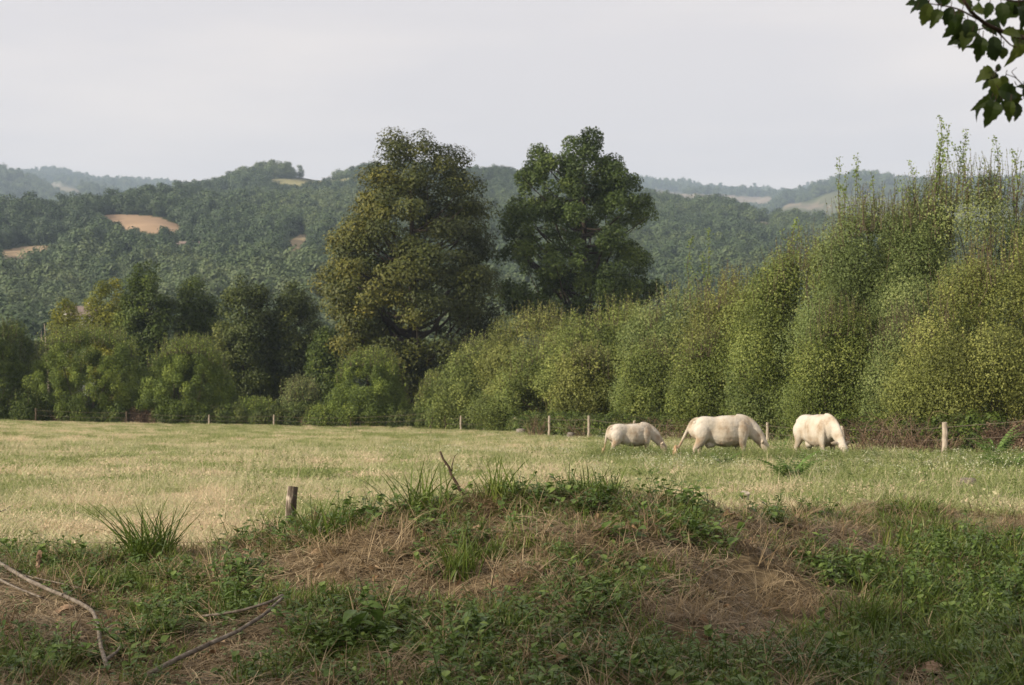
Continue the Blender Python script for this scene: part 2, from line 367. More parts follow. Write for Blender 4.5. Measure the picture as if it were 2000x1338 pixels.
def hill_material():
    m, n, l = nodes('hillside')
    o = n.new('ShaderNodeOutputMaterial'); p = n.new('ShaderNodeBsdfPrincipled'); p.inputs['Roughness'].default_value = 1; p.inputs['Specular IOR Level'].default_value = 0
    a = n.new('ShaderNodeAttribute'); a.attribute_name = 'cover'
    t = n.new('ShaderNodeTexCoord'); ns = n.new('ShaderNodeTexNoise'); ns.inputs['Scale'].default_value = .03; ns.inputs['Detail'].default_value = 6; l.new(t.outputs['Object'], ns.inputs['Vector'])
    r = ramp(n, [(.3, (.75, .75, .75)), (.7, (1.2, 1.2, 1.2))]); l.new(ns.outputs['Fac'], r.inputs[0])
    mx = n.new('ShaderNodeMix'); mx.data_type = 'RGBA'; mx.blend_type = 'MULTIPLY'; mx.inputs[0].default_value = 1
    l.new(a.outputs['Color'], mx.inputs[6]); l.new(r.outputs[0], mx.inputs[7]); l.new(mx.outputs[2], p.inputs['Base Color']); l.new(p.outputs[0], o.inputs['Surface']); return m
hm = grid_mesh('hills', XG, DG, ZG-.35*(DG < 190), hill_material())
cov = np.ones(XG.shape+(4,)); cov[..., :3] = (.045, .058, .018)
pk = patch_of(XG, DG, ZG)
PDEPTH = [float(DG[pk == k].mean()) if (pk == k).any() else 0.0 for k in range(len(PATCH))]
for k, (poly, c) in enumerate(PATCH): cov[pk == k, :3] = c
fm = (DG > 1900) & (pk < 0) & (fbm(XG, DG, 420, 4) > .60); cov[fm, :3] = (.095, .10, .05)
ca = hm.attributes.new('cover', 'FLOAT_COLOR', 'POINT'); ca.data.foreach_set('color', cov.astype(np.float32).ravel())
kind(link('hills', hm), 'structure')

# ------------------------------------------------------------------ instancing for the uncountable (woods, grass, straw)
def scatter(name, pts, rots, scl, protos, idx=None, tint=None, label=None):
    n = len(pts); me = bpy.data.meshes.new(name); me.vertices.add(n); me.vertices.foreach_set('co', np.asarray(pts, np.float32).ravel())
    def attr(nm, ty, arr, key='value'):
        a = me.attributes.new(nm, ty, 'POINT'); a.data.foreach_set(key, np.asarray(arr).ravel())
    attr('rot', 'FLOAT_VECTOR', np.asarray(rots, np.float32), 'vector'); attr('scl', 'FLOAT_VECTOR', np.asarray(np.repeat(np.asarray(scl)[:, None], 3, 1) if np.ndim(scl) == 1 else scl, np.float32), 'vector')
    if idx is None: idx = R(n).integers(0, len(protos), n)
    attr('idx', 'INT', np.asarray(idx, np.int32)); attr('itint', 'FLOAT', np.asarray(tint if tint is not None else R(n+1).random(n), np.float32))
    o = link(name, me); kind(o, 'stuff')
    if label: o['label'] = label
    ng = bpy.data.node_groups.new(name, 'GeometryNodeTree')
    ng.interface.new_socket('Geometry', in_out='INPUT', socket_type='NodeSocketGeometry'); ng.interface.new_socket('Geometry', in_out='OUTPUT', socket_type='NodeSocketGeometry')
    N, L = ng.nodes, ng.links
    gi, go = N.new('NodeGroupInput'), N.new('NodeGroupOutput'); ip = N.new('GeometryNodeInstanceOnPoints'); jn = N.new('GeometryNodeJoinGeometry')
    for p in protos[::-1]:
        ob = N.new('GeometryNodeObjectInfo'); ob.inputs['Object'].default_value = p; ob.inputs['As Instance'].default_value = True
        L.new(ob.outputs['Geometry'], jn.inputs[0])
    def na(nm, ty):
        a = N.new('GeometryNodeInputNamedAttribute'); a.data_type = ty; a.inputs['Name'].default_value = nm; return a.outputs['Attribute']
    L.new(gi.outputs[0], ip.inputs['Points']); L.new(jn.outputs[0], ip.inputs['Instance']); ip.inputs['Pick Instance'].default_value = True
    L.new(na('idx', 'INT'), ip.inputs['Instance Index']); L.new(na('rot', 'FLOAT_VECTOR'), ip.inputs['Rotation']); L.new(na('scl', 'FLOAT_VECTOR'), ip.inputs['Scale'])
    L.new(ip.outputs[0], go.inputs[0])
    md = o.modifiers.new('scatter', 'NODES'); md.node_group = ng
    return o
def proto(name, me): return bpy.data.objects.new(name, me)          # kept out of the scene: only its instances exist

# ------------------------------------------------------------------ crowns, trees, bushes
LN, LS = 1.7, .74
def crown(g, rng, prof, nb, rb, nl, leaf, flat=.8, fill=.4, outward=.9, up=.45, jit=.42, elong=1.7, trange=(.0, 1.), depth=1.0, wexp=1.35, lob=0.0, light=0.0, droop=0.4, edge=.4):
    """leaf clumps spread through a crown volume; prof rows (z, left radius, right radius)"""
    P = np.asarray(prof, float); zz = np.linspace(P[0, 0], P[-1, 0], 200)
    rl = np.interp(zz, P[:, 0], P[:, 1]); rr = np.interp(zz, P[:, 0], P[:, 2]); w = np.maximum((rl+rr)/2, .05)**wexp; w /= w.sum()
    nl = int(nl*LN); leaf = leaf*LS
    z = rng.choice(zz, nb, p=w)+rng.normal(size=nb)*.15; ph = rng.random(nb)*2*PI
    l = np.interp(z, P[:, 0], P[:, 1]); r = np.interp(z, P[:, 0], P[:, 2]); m = (l+r)/2; e = (r-l)/2
    rad = np.maximum(m, .05)*(1-lob*.5+lob*1.15*(fbm(3+1.3*np.cos(ph)+z*.16*(6/max(P[-1, 0], 1))*2, 3+1.3*np.sin(ph)+z*.35*(6/max(P[-1, 0], 1)), .8, 2))); B = rb*(.6+.75*rng.random(nb)); B = np.minimum(B, np.maximum(rad*.9, rb*.35))
    rho = np.maximum(rad-edge*B, .02)*(fill+(1-fill)*np.sqrt(rng.random(nb)))
    C = np.stack([e*.9+rho*np.cos(ph), depth*rho*np.sin(ph), z], -1)
    bt = rng.random(nb)*.55+.2
    k = rng.choice(nb, nl, p=B**2/np.sum(B**2))
    d = unit(rng.normal(size=(nl, 3))+np.array([0, 0, .25])); s = .35+.75*rng.random(nl)**.6
    off = d*(B[k]*s)[:, None]; off[:, 2] *= flat
    c = C[k]+off
    rc = unit(c-np.array([0, 0, P[:, 0].mean()]))
    Nn = unit(d*outward*.85+rc*outward*.45+np.array([0, 0, up])+rng.normal(size=(nl, 3))*jit)
    X, Y = frames(Nn, rng, droop)
    L = leaf*(.6+.8*rng.random(nl)); S = np.stack([L, L/elong, L], -1)
    t = np.clip(bt[k]+rng.normal(size=nl)*.09, 0, 1); t = trange[0]+(trange[1]-trange[0])*t
    if light: t = np.clip(t-light*(c[:, 0]/max(P[:, 1:].max(), .1)), 0, 1)  # sunlit left and shaded right side put into the leaf tint
    stamp(g, RH_V, RH_Q, c, X, Y, Nn, S, t)
    return C, B

def limb_path(a, b, rng, n=7, sag=.12):
    a = np.asarray(a, float); b = np.asarray(b, float); t = np.linspace(0, 1, n)[:, None]; L = np.linalg.norm(b-a)
    bend = rng.normal(size=3)*L*.05+np.array([0, 0, -sag*L])
    return a*(1-t)+b*t+bend*(4*t*(1-t))+rng.normal(size=(n, 3))*L*.012*(t*(1-t)*4)

def px_profile(d, u0, rows, zb):
    s = d/F; P = [((V0-v)*s-zb, max((u0-ul)*s, .05), max((ur-u0)*s, .05)) for v, ul, ur in rows]
    return sorted(P)

def tree(name, label, d, u0, rows, leaf_m, seed, nb=120, rb=1.3, nl=24000, leaf=.32, trunk_r=.35, limbs=26, group=None, cat='tree', top_trunk=.8, bark='bark', lean=0.0, zoff=0.0, **kw):
    rng = R(seed); x = upx(u0, d); zb = float(land_z(x, d))+zoff
    P = px_profile(d, u0, rows, zb); H = P[-1][0]
    root = empty(name, (x, d, zb), label, cat, group)
    g = Geo(); C, B = crown(g, rng, P, nb, rb, nl, leaf, **kw)
    link('crown', g.mesh('crown', M[leaf_m]), root)
    t = Geo(); n = 12; zt = np.linspace(-.4, H*top_trunk, n); path = np.stack([lean*zt/H+np.cumsum(rng.normal(size=n))*H*.006, np.cumsum(rng.normal(size=n))*H*.006, zt], -1)
    rad = trunk_r*(1-.82*np.linspace(0, 1, n)**.9); rad[0] *= 1.35
    tube(t, path, rad, 9)
    far = C[np.argsort(-np.linalg.norm(C[:, :2], axis=1)-.15*C[:, 2])][:max(limbs*2, 1)]
    for c in far[rng.permutation(len(far))[:limbs]]:
        zs = np.clip(c[2]-np.linalg.norm(c[:2])*(.35+.5*rng.random()), H*.12, H*top_trunk*.95); a = np.array([np.interp(zs, zt, path[:, k]) for k in range(3)])
        r0 = np.interp(zs, zt, rad)*.5+.02
        lp = limb_path(a, c, rng); tube(t, lp, np.linspace(r0, .025, len(lp)), 6)
        for _ in range(3):
            q = C[rng.integers(len(C))]; b = lp[rng.integers(2, 6)]
            if np.linalg.norm(q-b) < H*.25: tube(t, limb_path(b, q, rng, 5), np.linspace(r0*.4, .015, 5), 5)
    link('trunk', t.mesh('trunk', M[bark], True), root)
    return root

def spikes(g, st, rng, n, P, h, leaf, per=26, depth=1.0, spread=.35):
    """upright leafy shoots rising out of the top of a bush"""
    P = np.asarray(P, float); top = P[-1, 0]; R0 = P[:, 1:].max()
    for _ in range(n):
        k = rng.random()**.7*.95; ph = rng.random()*2*PI
        xx = k*math.cos(ph); side = np.max(P[:, 2]) if xx > 0 else np.max(P[:, 1]); x = xx*side; y = k*math.sin(ph)*R0*depth
        ok = P[:, 2] if x > 0 else P[:, 1]
        zt = np.interp(abs(x)/max(side, .01), (ok/side)[::-1], P[::-1, 0]) if len(P) > 1 else top
        zt = min(zt, top); hh = h*(.4+.8*rng.random()); b = np.array([x, y, zt-.6]); e = b+np.array([rng.normal()*spread*hh*.4+x*.04, rng.normal()*spread*hh*.4, hh+.6])
        pp = limb_path(b, e, rng, 5, 0); tube(st, pp, np.linspace(.014, .004, 5), 4)
        m = int(per*(.6+.6*rng.random())); tt = .12+.88*rng.random(m); c = np.stack([np.interp(tt, np.linspace(0, 1, 5), pp[:, q]) for q in range(3)], -1)+rng.normal(size=(m, 3))*leaf*(.8*(1.15-tt))[:, None]
        Nn = unit(rng.normal(size=(m, 3))+np.array([-.3, -.4, .5])); X, Y = frames(Nn, rng, .2); L = leaf*(.6+.6*rng.random(m))*(1.15-.5*tt)
        stamp(g, RH_V, RH_Q, c, X, Y, Nn, np.stack([L, L*.6, L], -1), np.clip(.55+rng.normal(size=m)*.2, 0, 1))

def bush(name, label, d, u0, rows, leaf_m, seed, nb=110, rb=.7, nl=30000, leaf=.13, stems=16, nsp=40, hsp=.9, side=0, group=None, cat='bush', depth=.9, **kw):
    rng = R(seed); x = upx(u0, d); zb = float(land_z(x, d)); P = px_profile(d, u0, rows, zb); P[0] = (min(P[0][0], .1),)+tuple(P[0][1:]); H = P[-1][0]
    root = empty(name, (x, d, zb), label, cat, group); g = Geo(); st = Geo()
    C, B = crown(g, rng, P, nb, rb, nl, leaf, depth=depth, **kw)
    spikes(g, st, rng, nsp, P, hsp, leaf, depth=depth)
    for _ in range(side):                                  # loose sprays leaning out of the flank
        z = H*(.12+.75*rng.random()); ph = rng.random()*2*PI; q = np.array(P); rr = np.interp(z, q[:, 0], q[:, 2] if math.cos(ph) > 0 else q[:, 1])*(.7+.25*rng.random())
        b = np.array([rr*math.cos(ph), rr*depth*math.sin(ph), z]); hh = hsp*(.5+.8*rng.random()); e = b+np.array([math.cos(ph)*.55+rng.normal()*.25, math.sin(ph)*.45+rng.normal()*.25, .75])*hh; pp = limb_path(b, e, rng, 5, -.06)
        tube(st, pp, np.linspace(.012, .004, 5), 4); m = int(34*hh); tt = rng.random(m); c = np.stack([np.interp(tt, np.linspace(0, 1, 5), pp[:, k]) for k in range(3)], -1)+rng.normal(size=(m, 3))*leaf*(1.25-.6*tt)[:, None]
        Nn = unit(rng.normal(size=(m, 3))*.6+np.array([math.cos(ph)*.5, math.sin(ph)*.5, .5])); X, Y = frames(Nn, rng, .3); L = leaf*(.7+.6*rng.random(m)); stamp(g, RH_V, RH_Q, c, X, Y, Nn, np.stack([L, L*.55, L], -1), np.clip(.3+.5*rng.random()+rng.normal(size=m)*.1, 0, 1))
    for _ in range(stems):
        c = C[rng.integers(len(C))]; a = np.array([c[0]*.18+rng.normal()*.2, c[1]*.18+rng.normal()*.15, -.1])
        tube(st, limb_path(a, c, rng, 6, -.05), np.linspace(.05, .012, 6), 5)
    link('foliage', g.mesh('foliage', M[leaf_m]), root); link('stems', st.mesh('stems', M['twig'], True), root)
    return root

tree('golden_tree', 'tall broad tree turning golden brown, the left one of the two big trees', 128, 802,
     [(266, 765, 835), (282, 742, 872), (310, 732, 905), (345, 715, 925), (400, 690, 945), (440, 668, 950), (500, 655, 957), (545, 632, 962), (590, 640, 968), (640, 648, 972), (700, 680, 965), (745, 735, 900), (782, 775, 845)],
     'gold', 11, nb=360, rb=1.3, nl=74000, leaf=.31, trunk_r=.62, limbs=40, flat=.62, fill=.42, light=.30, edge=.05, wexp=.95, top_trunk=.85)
tree('oak_tree', 'tall dark green tree with open spreading limbs, right of the golden tree', 136, 1142,
     [(254, 1126, 1148), (280, 1100, 1172), (305, 1030, 1212), (350, 988, 1235), (395, 982, 1270), (430, 972, 1282), (490, 962, 1268), (530, 958, 1292), (565, 958, 1296), (600, 985, 1262), (650, 1050, 1200), (690, 1100, 1170)],
     'oak', 12, nb=270, rb=.86, nl=56000, leaf=.32, trunk_r=.5, limbs=60, flat=.95, fill=.35, jit=.8, up=.3, top_trunk=.92, edge=.35)
GL = 'wood edge trees behind the fence on the left'
for nm, lb, d, u0, rows, mt, sd, kw in [
    ('yellowing_tree', 'small pale yellow tree beside the grey dead trunk, leftmost yellow crown', 150, 128, [(572, 120, 138), (610, 100, 158), (660, 96, 165), (720, 96, 165), (790, 110, 150)], 'yell', 21, dict(nl=11000, nb=60, rb=.9, trunk_r=.14)),
    ('yellowing_tree', 'yellow green tree leaning against the dark leafy tree on its right', 146, 212, [(534, 205, 228), (560, 178, 250), (610, 158, 262), (670, 158, 265), (740, 165, 262), (800, 190, 240)], 'yell', 22, dict(nl=16000, nb=80, rb=1.0, trunk_r=.18)),
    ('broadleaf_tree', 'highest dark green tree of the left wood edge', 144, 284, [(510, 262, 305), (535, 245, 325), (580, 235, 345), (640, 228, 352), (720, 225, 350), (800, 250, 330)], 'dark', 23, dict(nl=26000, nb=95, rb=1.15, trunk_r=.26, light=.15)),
    ('broadleaf_tree', 'dark green two topped tree in the middle of the left wood edge', 147, 385, [(528, 365, 398), (556, 345, 425), (600, 340, 436), (660, 335, 440), (740, 340, 440), (810, 350, 420)], 'dark', 24, dict(nl=23000, nb=85, rb=1.1, trunk_r=.25)),
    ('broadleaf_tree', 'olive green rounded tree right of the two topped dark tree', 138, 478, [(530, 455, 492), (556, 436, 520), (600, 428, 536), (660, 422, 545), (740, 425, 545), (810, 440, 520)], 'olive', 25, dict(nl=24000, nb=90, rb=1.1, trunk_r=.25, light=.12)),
    ('broadleaf_tree', 'dull olive tree just left of the golden tree, sloping top', 140, 566, [(548, 548, 585), (580, 530, 610), (630, 520, 632), (690, 515, 645), (760, 520, 650), (815, 535, 630)], 'olive', 26, dict(nl=24000, nb=90, rb=1.1, trunk_r=.25)),
    ('broadleaf_tree', 'low dark tree in the gap under the golden tree', 134, 640, [(632, 625, 655), (670, 605, 672), (730, 598, 690), (800, 610, 690)], 'dark', 27, dict(nl=15000, nb=60, rb=.95, trunk_r=.16)),
    ('broadleaf_tree', 'dark tree cut by the left picture edge, behind the corner bush', 150, 22, [(622, 5, 40), (650, -30, 62), (710, -60, 70), (800, -50, 60)], 'dark', 28, dict(nl=17000, nb=70, rb=1.0, trunk_r=.2)),
    ('broadleaf_tree', 'greyish low tree seen through the gap below the yellow trees', 160, 80, [(655, 60, 105), (700, 40, 125), (790, 45, 120)], 'olive', 29, dict(nl=9000, nb=45, rb=.9, trunk_r=.14))]:
    rows = [(v+14 if k < 2 else v, a, b) for k, (v, a, b) in enumerate(rows)]
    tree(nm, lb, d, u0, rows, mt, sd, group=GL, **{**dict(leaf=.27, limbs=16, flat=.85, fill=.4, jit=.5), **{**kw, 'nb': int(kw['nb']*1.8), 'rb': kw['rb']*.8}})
GB = 'rounded bushes along the far fence'
for nm, lb, d, u0, rows, mt, sd, kw in [
    ('round_bush', 'dark bush at the left picture edge beside the far fence', 119, -8, [(640, -30, 18), (680, -70, 38), (740, -90, 46), (812, -85, 40)], 'dark', 31, dict(nl=22000)),
    ('round_bush', 'broadest round green bush behind the far fence on the left', 121, 168, [(655, 130, 215), (680, 90, 255), (720, 66, 276), (765, 58, 282), (815, 75, 278)], 'bush', 32, dict(nl=42000, nsp=90)),
    ('round_bush', 'round green bush right of the broadest bush, pointed shoots on top', 120, 362, [(676, 335, 405), (705, 298, 430), (745, 282, 446), (790, 280, 455), (822, 300, 450)], 'bush', 33, dict(nl=36000, nsp=80)),
    ('round_bush', 'dark domed bush at the foot of the golden tree', 117, 722, [(700, 690, 755), (725, 665, 780), (765, 645, 798), (805, 640, 812), (836, 660, 805)], 'bush', 34, dict(nl=32000, nsp=50)),
    ('willow_shrub', 'pale upright willow shrub before the dark trees', 119, 588, [(768, 570, 610), (790, 548, 628), (830, 545, 630)], 'grey', 35, dict(nl=8000, nsp=60, hsp=1.1)),
    ('low_shrub', 'low leafy shrub between two fence posts left of the willow shrub', 119, 500, [(788, 470, 530), (806, 455, 548), (834, 452, 550)], 'bush', 36, dict(nl=9000, nsp=24, hsp=.5)),
    ('low_shrub', 'low spreading shrub at the left foot of the domed dark bush', 117, 640, [(800, 610, 665), (818, 592, 690), (838, 595, 690)], 'bush', 37, dict(nl=8000, nsp=16, hsp=.4)),
    ('low_shrub', 'bright leafy shrub right of the golden tree trunk', 116, 842, [(738, 842, 862), (765, 820, 888), (800, 808, 892), (838, 810, 890)], 'hedge', 38, dict(nl=12000, nsp=24, hsp=.6)),
    ('low_shrub', 'low dark shrub in the left corner by the first fence post', 118, 48, [(770, 35, 62), (800, 20, 90), (826, 20, 90)], 'dark', 39, dict(nl=7000, nsp=10, hsp=.4))]:
    bush(nm, lb, d+2, u0, rows, mt, sd, group=GB, **{**dict(leaf=.15, nb=260, rb=.45, flat=1.3, fill=.58, edge=.8, lob=.5, up=.3, jit=.6), **{**kw, 'nsp': int(kw.get('nsp', 40)*3), 'nl': int(kw['nl']*1.3), 'hsp': kw.get('hsp', .8)*1.25}})

GH = 'overgrown hedge along the right fence'
HW = 1.0
for nm, lb, d, u0, rows, mt, sd, kw in [
    ('hedge_bush', 'farthest hedge bush, narrow and olive, at the left end of the hedge', 108.5, 935, [(655, 925, 950), (690, 895, 985), (740, 872, 1010), (800, 868, 1015), (840, 880, 1010)], 'hedge', 41, dict(nl=30000, leaf=.19)),
    ('hedge_bush', 'yellowish olive hedge bush with bright rounded top below the dark green tree', 101, 1058, [(600, 1035, 1085), (625, 1000, 1118), (670, 978, 1140), (740, 965, 1150), (845, 970, 1150)], 'hedgey', 42, dict(nl=44000, leaf=.18)),
    ('hedge_bush', 'front hedge bush with a bright sunlit flank nearest the stones', 95, 1085, [(655, 1060, 1110), (690, 1020, 1150), (745, 990, 1175), (800, 982, 1180), (848, 990, 1175)], 'hedge', 43, dict(nl=46000, leaf=.165)),
    ('hedge_bush', 'grey green hedge bush above the smallest cow', 86, 1215, [(590, 1190, 1250), (625, 1150, 1290), (690, 1125, 1310), (770, 1112, 1318), (855, 1125, 1310)], 'hedge', 44, dict(nl=56000, leaf=.16, nsp=90)),
    ('hedge_bush', 'tall pale hedge bush above the gap between two left cows', 80, 1330, [(560, 1310, 1360), (600, 1275, 1395), (670, 1255, 1415), (760, 1245, 1425), (862, 1250, 1415)], 'grey', 45, dict(nl=56000, leaf=.15, nsp=90)),
    ('hedge_bush', 'brownish yellow hedge bush right above the middle cow', 70, 1440, [(545, 1415, 1475), (585, 1385, 1510), (660, 1365, 1530), (760, 1355, 1540), (868, 1370, 1530)], 'hedgey', 46, dict(nl=66000, leaf=.14)),
    ('hedge_bush', 'tall olive hedge bush above the gap between the two larger cows', 63, 1575, [(478, 1555, 1612), (530, 1510, 1660), (610, 1480, 1685), (720, 1470, 1695), (872, 1485, 1685)], 'hedge', 47, dict(nl=84000, leaf=.125, nsp=100)),
    ('hedge_bush', 'high grey green hedge bush behind the rightmost cow', 59, 1705, [(400, 1680, 1740), (450, 1640, 1785), (540, 1610, 1820), (680, 1595, 1830), (876, 1605, 1820)], 'grey', 48, dict(nl=100000, leaf=.115, nsp=140)),
    ('hedge_bush', 'rear hedge bush filling the gap left of the highest one', 63, 1800, [(405, 1780, 1830), (450, 1745, 1860), (560, 1730, 1875), (874, 1740, 1870)], 'hedge', 59, dict(nl=60000, leaf=.12)),
    ('hedge_bush', 'highest hedge bush topped with thin shoots at the right edge', 58, 1895, [(345, 1850, 1950), (400, 1790, 2010), (500, 1755, 2050), (650, 1745, 2060), (878, 1760, 2050)], 'grey', 49, dict(nl=110000, leaf=.115, nsp=160)),
    ('hedge_bush', 'nearest hedge bush with yellow tipped sprays at the right edge', 50, 1945, [(470, 1975, 2060), (530, 1900, 2110), (600, 1845, 2130), (700, 1805, 2140), (800, 1798, 2140), (876, 1815, 2130)], 'hedgey', 50, dict(nl=110000, leaf=.115, nsp=120))]:
    kw = {**kw, 'leaf': kw['leaf']*.82, 'nl': int(kw['nl']*1.25)}
    rows = [(v+26*(k < 3), u0-(u0-a)*(1.32-.12*k/len(rows)), u0+(b-u0)*(1.32-.12*k/len(rows))) for k, (v, a, b) in enumerate(rows)]
    bush(nm, lb, d+1.6, u0, rows, mt, sd, group=GH, **{**dict(nb=110, rb=.9, nsp=110, hsp=1.25, side=150, lob=.95, flat=1.05, fill=.55, up=.3, jit=.55, depth=.62, stems=26, elong=1.9), **kw})

for u0, d, vt, hw, mt, sd, lb in [
    (905, 109, 748, 40, 'hedge', 161, 'low lobe of the hedge left of the front hedge bush'), (1150, 82, 700, 62, 'hedgey', 162, 'low rounded lobe in front of the hedge behind the post nearest the smallest cow'),
    (1275, 76, 690, 60, 'hedge', 163, 'low rounded lobe in front of the hedge right behind the smallest cow'), (1385, 68.5, 672, 66, 'hedge', 164, 'low rounded lobe in front of the hedge behind the tail of the middle cow'),
    (1510, 64, 655, 75, 'grey', 165, 'low rounded lobe in front of the hedge at the head of the middle cow'), (1640, 57, 625, 82, 'hedge', 166, 'low rounded lobe in front of the hedge behind the rightmost cow'),
    (1765, 55, 640, 60, 'grey', 167, 'low rounded lobe in front of the hedge above the wide brush heap')]:
    zb = V0-float(land_z(upx(u0, d), d))*F/d
    bush('hedge_bush', lb, d+1.2, u0, [(vt, u0-hw*.4, u0+hw*.35), (vt+(zb-vt)*.18, u0-hw*.8, u0+hw*.75), (vt+(zb-vt)*.5, u0-hw*1.05, u0+hw), (zb-4, u0-hw*.95, u0+hw*.9)], mt, sd, group=GH, leaf=.0016*d, nb=80, rb=.7, nl=36000, nsp=80, hsp=1.0, side=60, lob=.95, flat=1.05, fill=.5, up=.3, jit=.6, depth=.5, stems=14, elong=1.9)

def sapling(label, d, u, vtop, vbot, seed, group='thin poplar shoots above the hedge'):
    rng = R(seed); x = upx(u, d); zb = (V0-vbot)*d/F; H = (V0-vtop)*d/F-zb; gz = float(land_z(x, d))
    root = empty('poplar_sapling', (x, d, gz), label, 'sapling', group); g = Geo(); st = Geo(); o = zb-gz
    tube(st, limb_path((0, 0, 0), (0, 0, o), rng, 6, 0), np.linspace(.022, .018, 6), 5)
    for k in range(int(3+rng.integers(0, 3))):
        h = H*(1 if k == 0 else .45+.45*rng.random()); e = np.array([rng.normal()*.1+(0 if k == 0 else rng.normal()*.32), rng.normal()*.25, o+h])
        pp = limb_path((0, 0, o*(.85 if k else 1)), e, rng, 7, -.03); tube(st, pp, np.linspace(.026, .005, 7), 5)
        m = int(46*h); tt = rng.random(m)**.8; c = np.stack([np.interp(tt, np.linspace(0, 1, 7), pp[:, q]) for q in range(3)], -1)+rng.normal(size=(m, 3))*np.array([.075, .075, .03])
        Nn = unit(rng.normal(size=(m, 3))+np.array([-.3, -.5, .3])); X, Y = frames(Nn, rng, .5); L = .085*(.7+.6*rng.random(m))
        stamp(g, RH_V, RH_Q, c, X, Y, Nn, np.stack([L, L*.85, L], -1), rng.random(m))
    link('foliage', g.mesh('foliage', M['pop']), root); link('stem', st.mesh('stem', M['twig'], True), root)
for k, (u, vt, vb, d, lb) in enumerate([
    (1352, 462, 600, 76, 'faint thin shoot left of its twin above the pale hedge bush'), (1382, 446, 600, 75, 'thin shoot right of its twin above the pale hedge bush'),
    (1556, 420, 560, 62, 'short thin shoot on the left shoulder of the tall hedge'), (1640, 306, 470, 58, 'leafy shoot against the far ridge, left one of its pair'),
    (1672, 300, 470, 58, 'tall leafy shoot against the far ridge, right one of its pair'), (1700, 335, 450, 57, 'short leafy shoot right of the pair before the far ridge'),
    (1778, 312, 430, 56, 'shoot between the ridge pair and the tallest shoots'), (1828, 226, 400, 55, 'tallest leafy shoot of all, standing against the sky'),
    (1856, 240, 400, 56, 'shoot just right of the tallest one'), (1888, 250, 400, 55, 'shoot with spread leaves right of the two tallest'),
    (1936, 268, 410, 56, 'slim shoot left of the last one at the right edge'), (1985, 290, 420, 55, 'last shoot at the right picture edge')]):
    sapling(lb, d+3.5, u, vt, vb, 60+k)

# far woods: one mass, thousands of crowns on the slopes
def wood_proto(seed, prof, n=560):
    rng = R(seed); g = Geo(); crown(g, rng, prof, 16, .30, n, .115, flat=.8, fill=.6, outward=2.0, up=.4, jit=.28, elong=1.3)
    return proto('woodland_tree', g.mesh('woodland_tree', M['wood_far']))
WP = [wood_proto(70+k, p) for k, p in enumerate([[(.12, .3, .3), (.5, .52, .5), (.85, .36, .36), (1.05, .08, .08)], [(.1, .25, .28), (.45, .46, .5), (.9, .3, .25), (1.2, .05, .05)],
      [(.1, .4, .35), (.4, .6, .55), (.7, .45, .5), (.92, .1, .1)], [(.1, .2, .2), (.5, .36, .34), (1.0, .22, .2), (1.35, .04, .04)], [(.1, .35, .4), (.5, .5, .6), (.8, .4, .38), (1.0, .1, .1)]])]
def wood_points(seed, n, d0, d1, u0, u1, size, clear):
    rng = R(seed); d = np.sqrt(rng.uniform(d0**2, d1**2, n)); u = rng.uniform(u0, u1, n); x = (u-1000)/F*d; z = land_z(x, d)
    s = size*(.5+.85*rng.random(n)**2)*(.8+.4*fbm(x, d, 70, 2))
    ok = np.ones(n, bool)
    for hz in (.0, .35, .7):
        for du in (-.2, .2):
            uu_ = 1000+F*(x+du*s)/d; vv_ = V0-F*(z+hz*s)/d
            for kk, (poly, c) in enumerate(PATCH):
                if (kk >= 8) == (d0 > 1900): ok &= ~(inside(poly, uu_, vv_) & ((hz == 0) | (d < PDEPTH[kk]+30)))
    ok &= (fbm(x, d, 420, 4) < .60) if d0 > 1900 else (fbm(x+900, d, 120, 4) < clear)
    x, d, z, s = x[ok], d[ok], z[ok], s[ok]; t = np.clip(.5+(fbm(x, d, 110, 3)-.5)*2.2+rng.normal(size=len(x))*.2, 0, 1)
    return np.stack([x, d, z-.06*s], -1), np.stack([rng.normal(size=len(x))*.06, rng.normal(size=len(x))*.06, rng.random(len(x))*6.28], -1), s, t
for nm, lb, a in [('hillside_wood', 'mixed woodland covering the slopes across the valley', (81, 36000, 330, 1470, -250, 2250, 10.5, 2.)), ('distant_wood', 'hazy blue woodland on the farthest ridges', (82, 42000, 2300, 4700, -150, 2150, 15, 1))]:
    p, r, s, t = wood_points(*a); scatter(nm, p, r, s, WP, tint=t, label=lb)

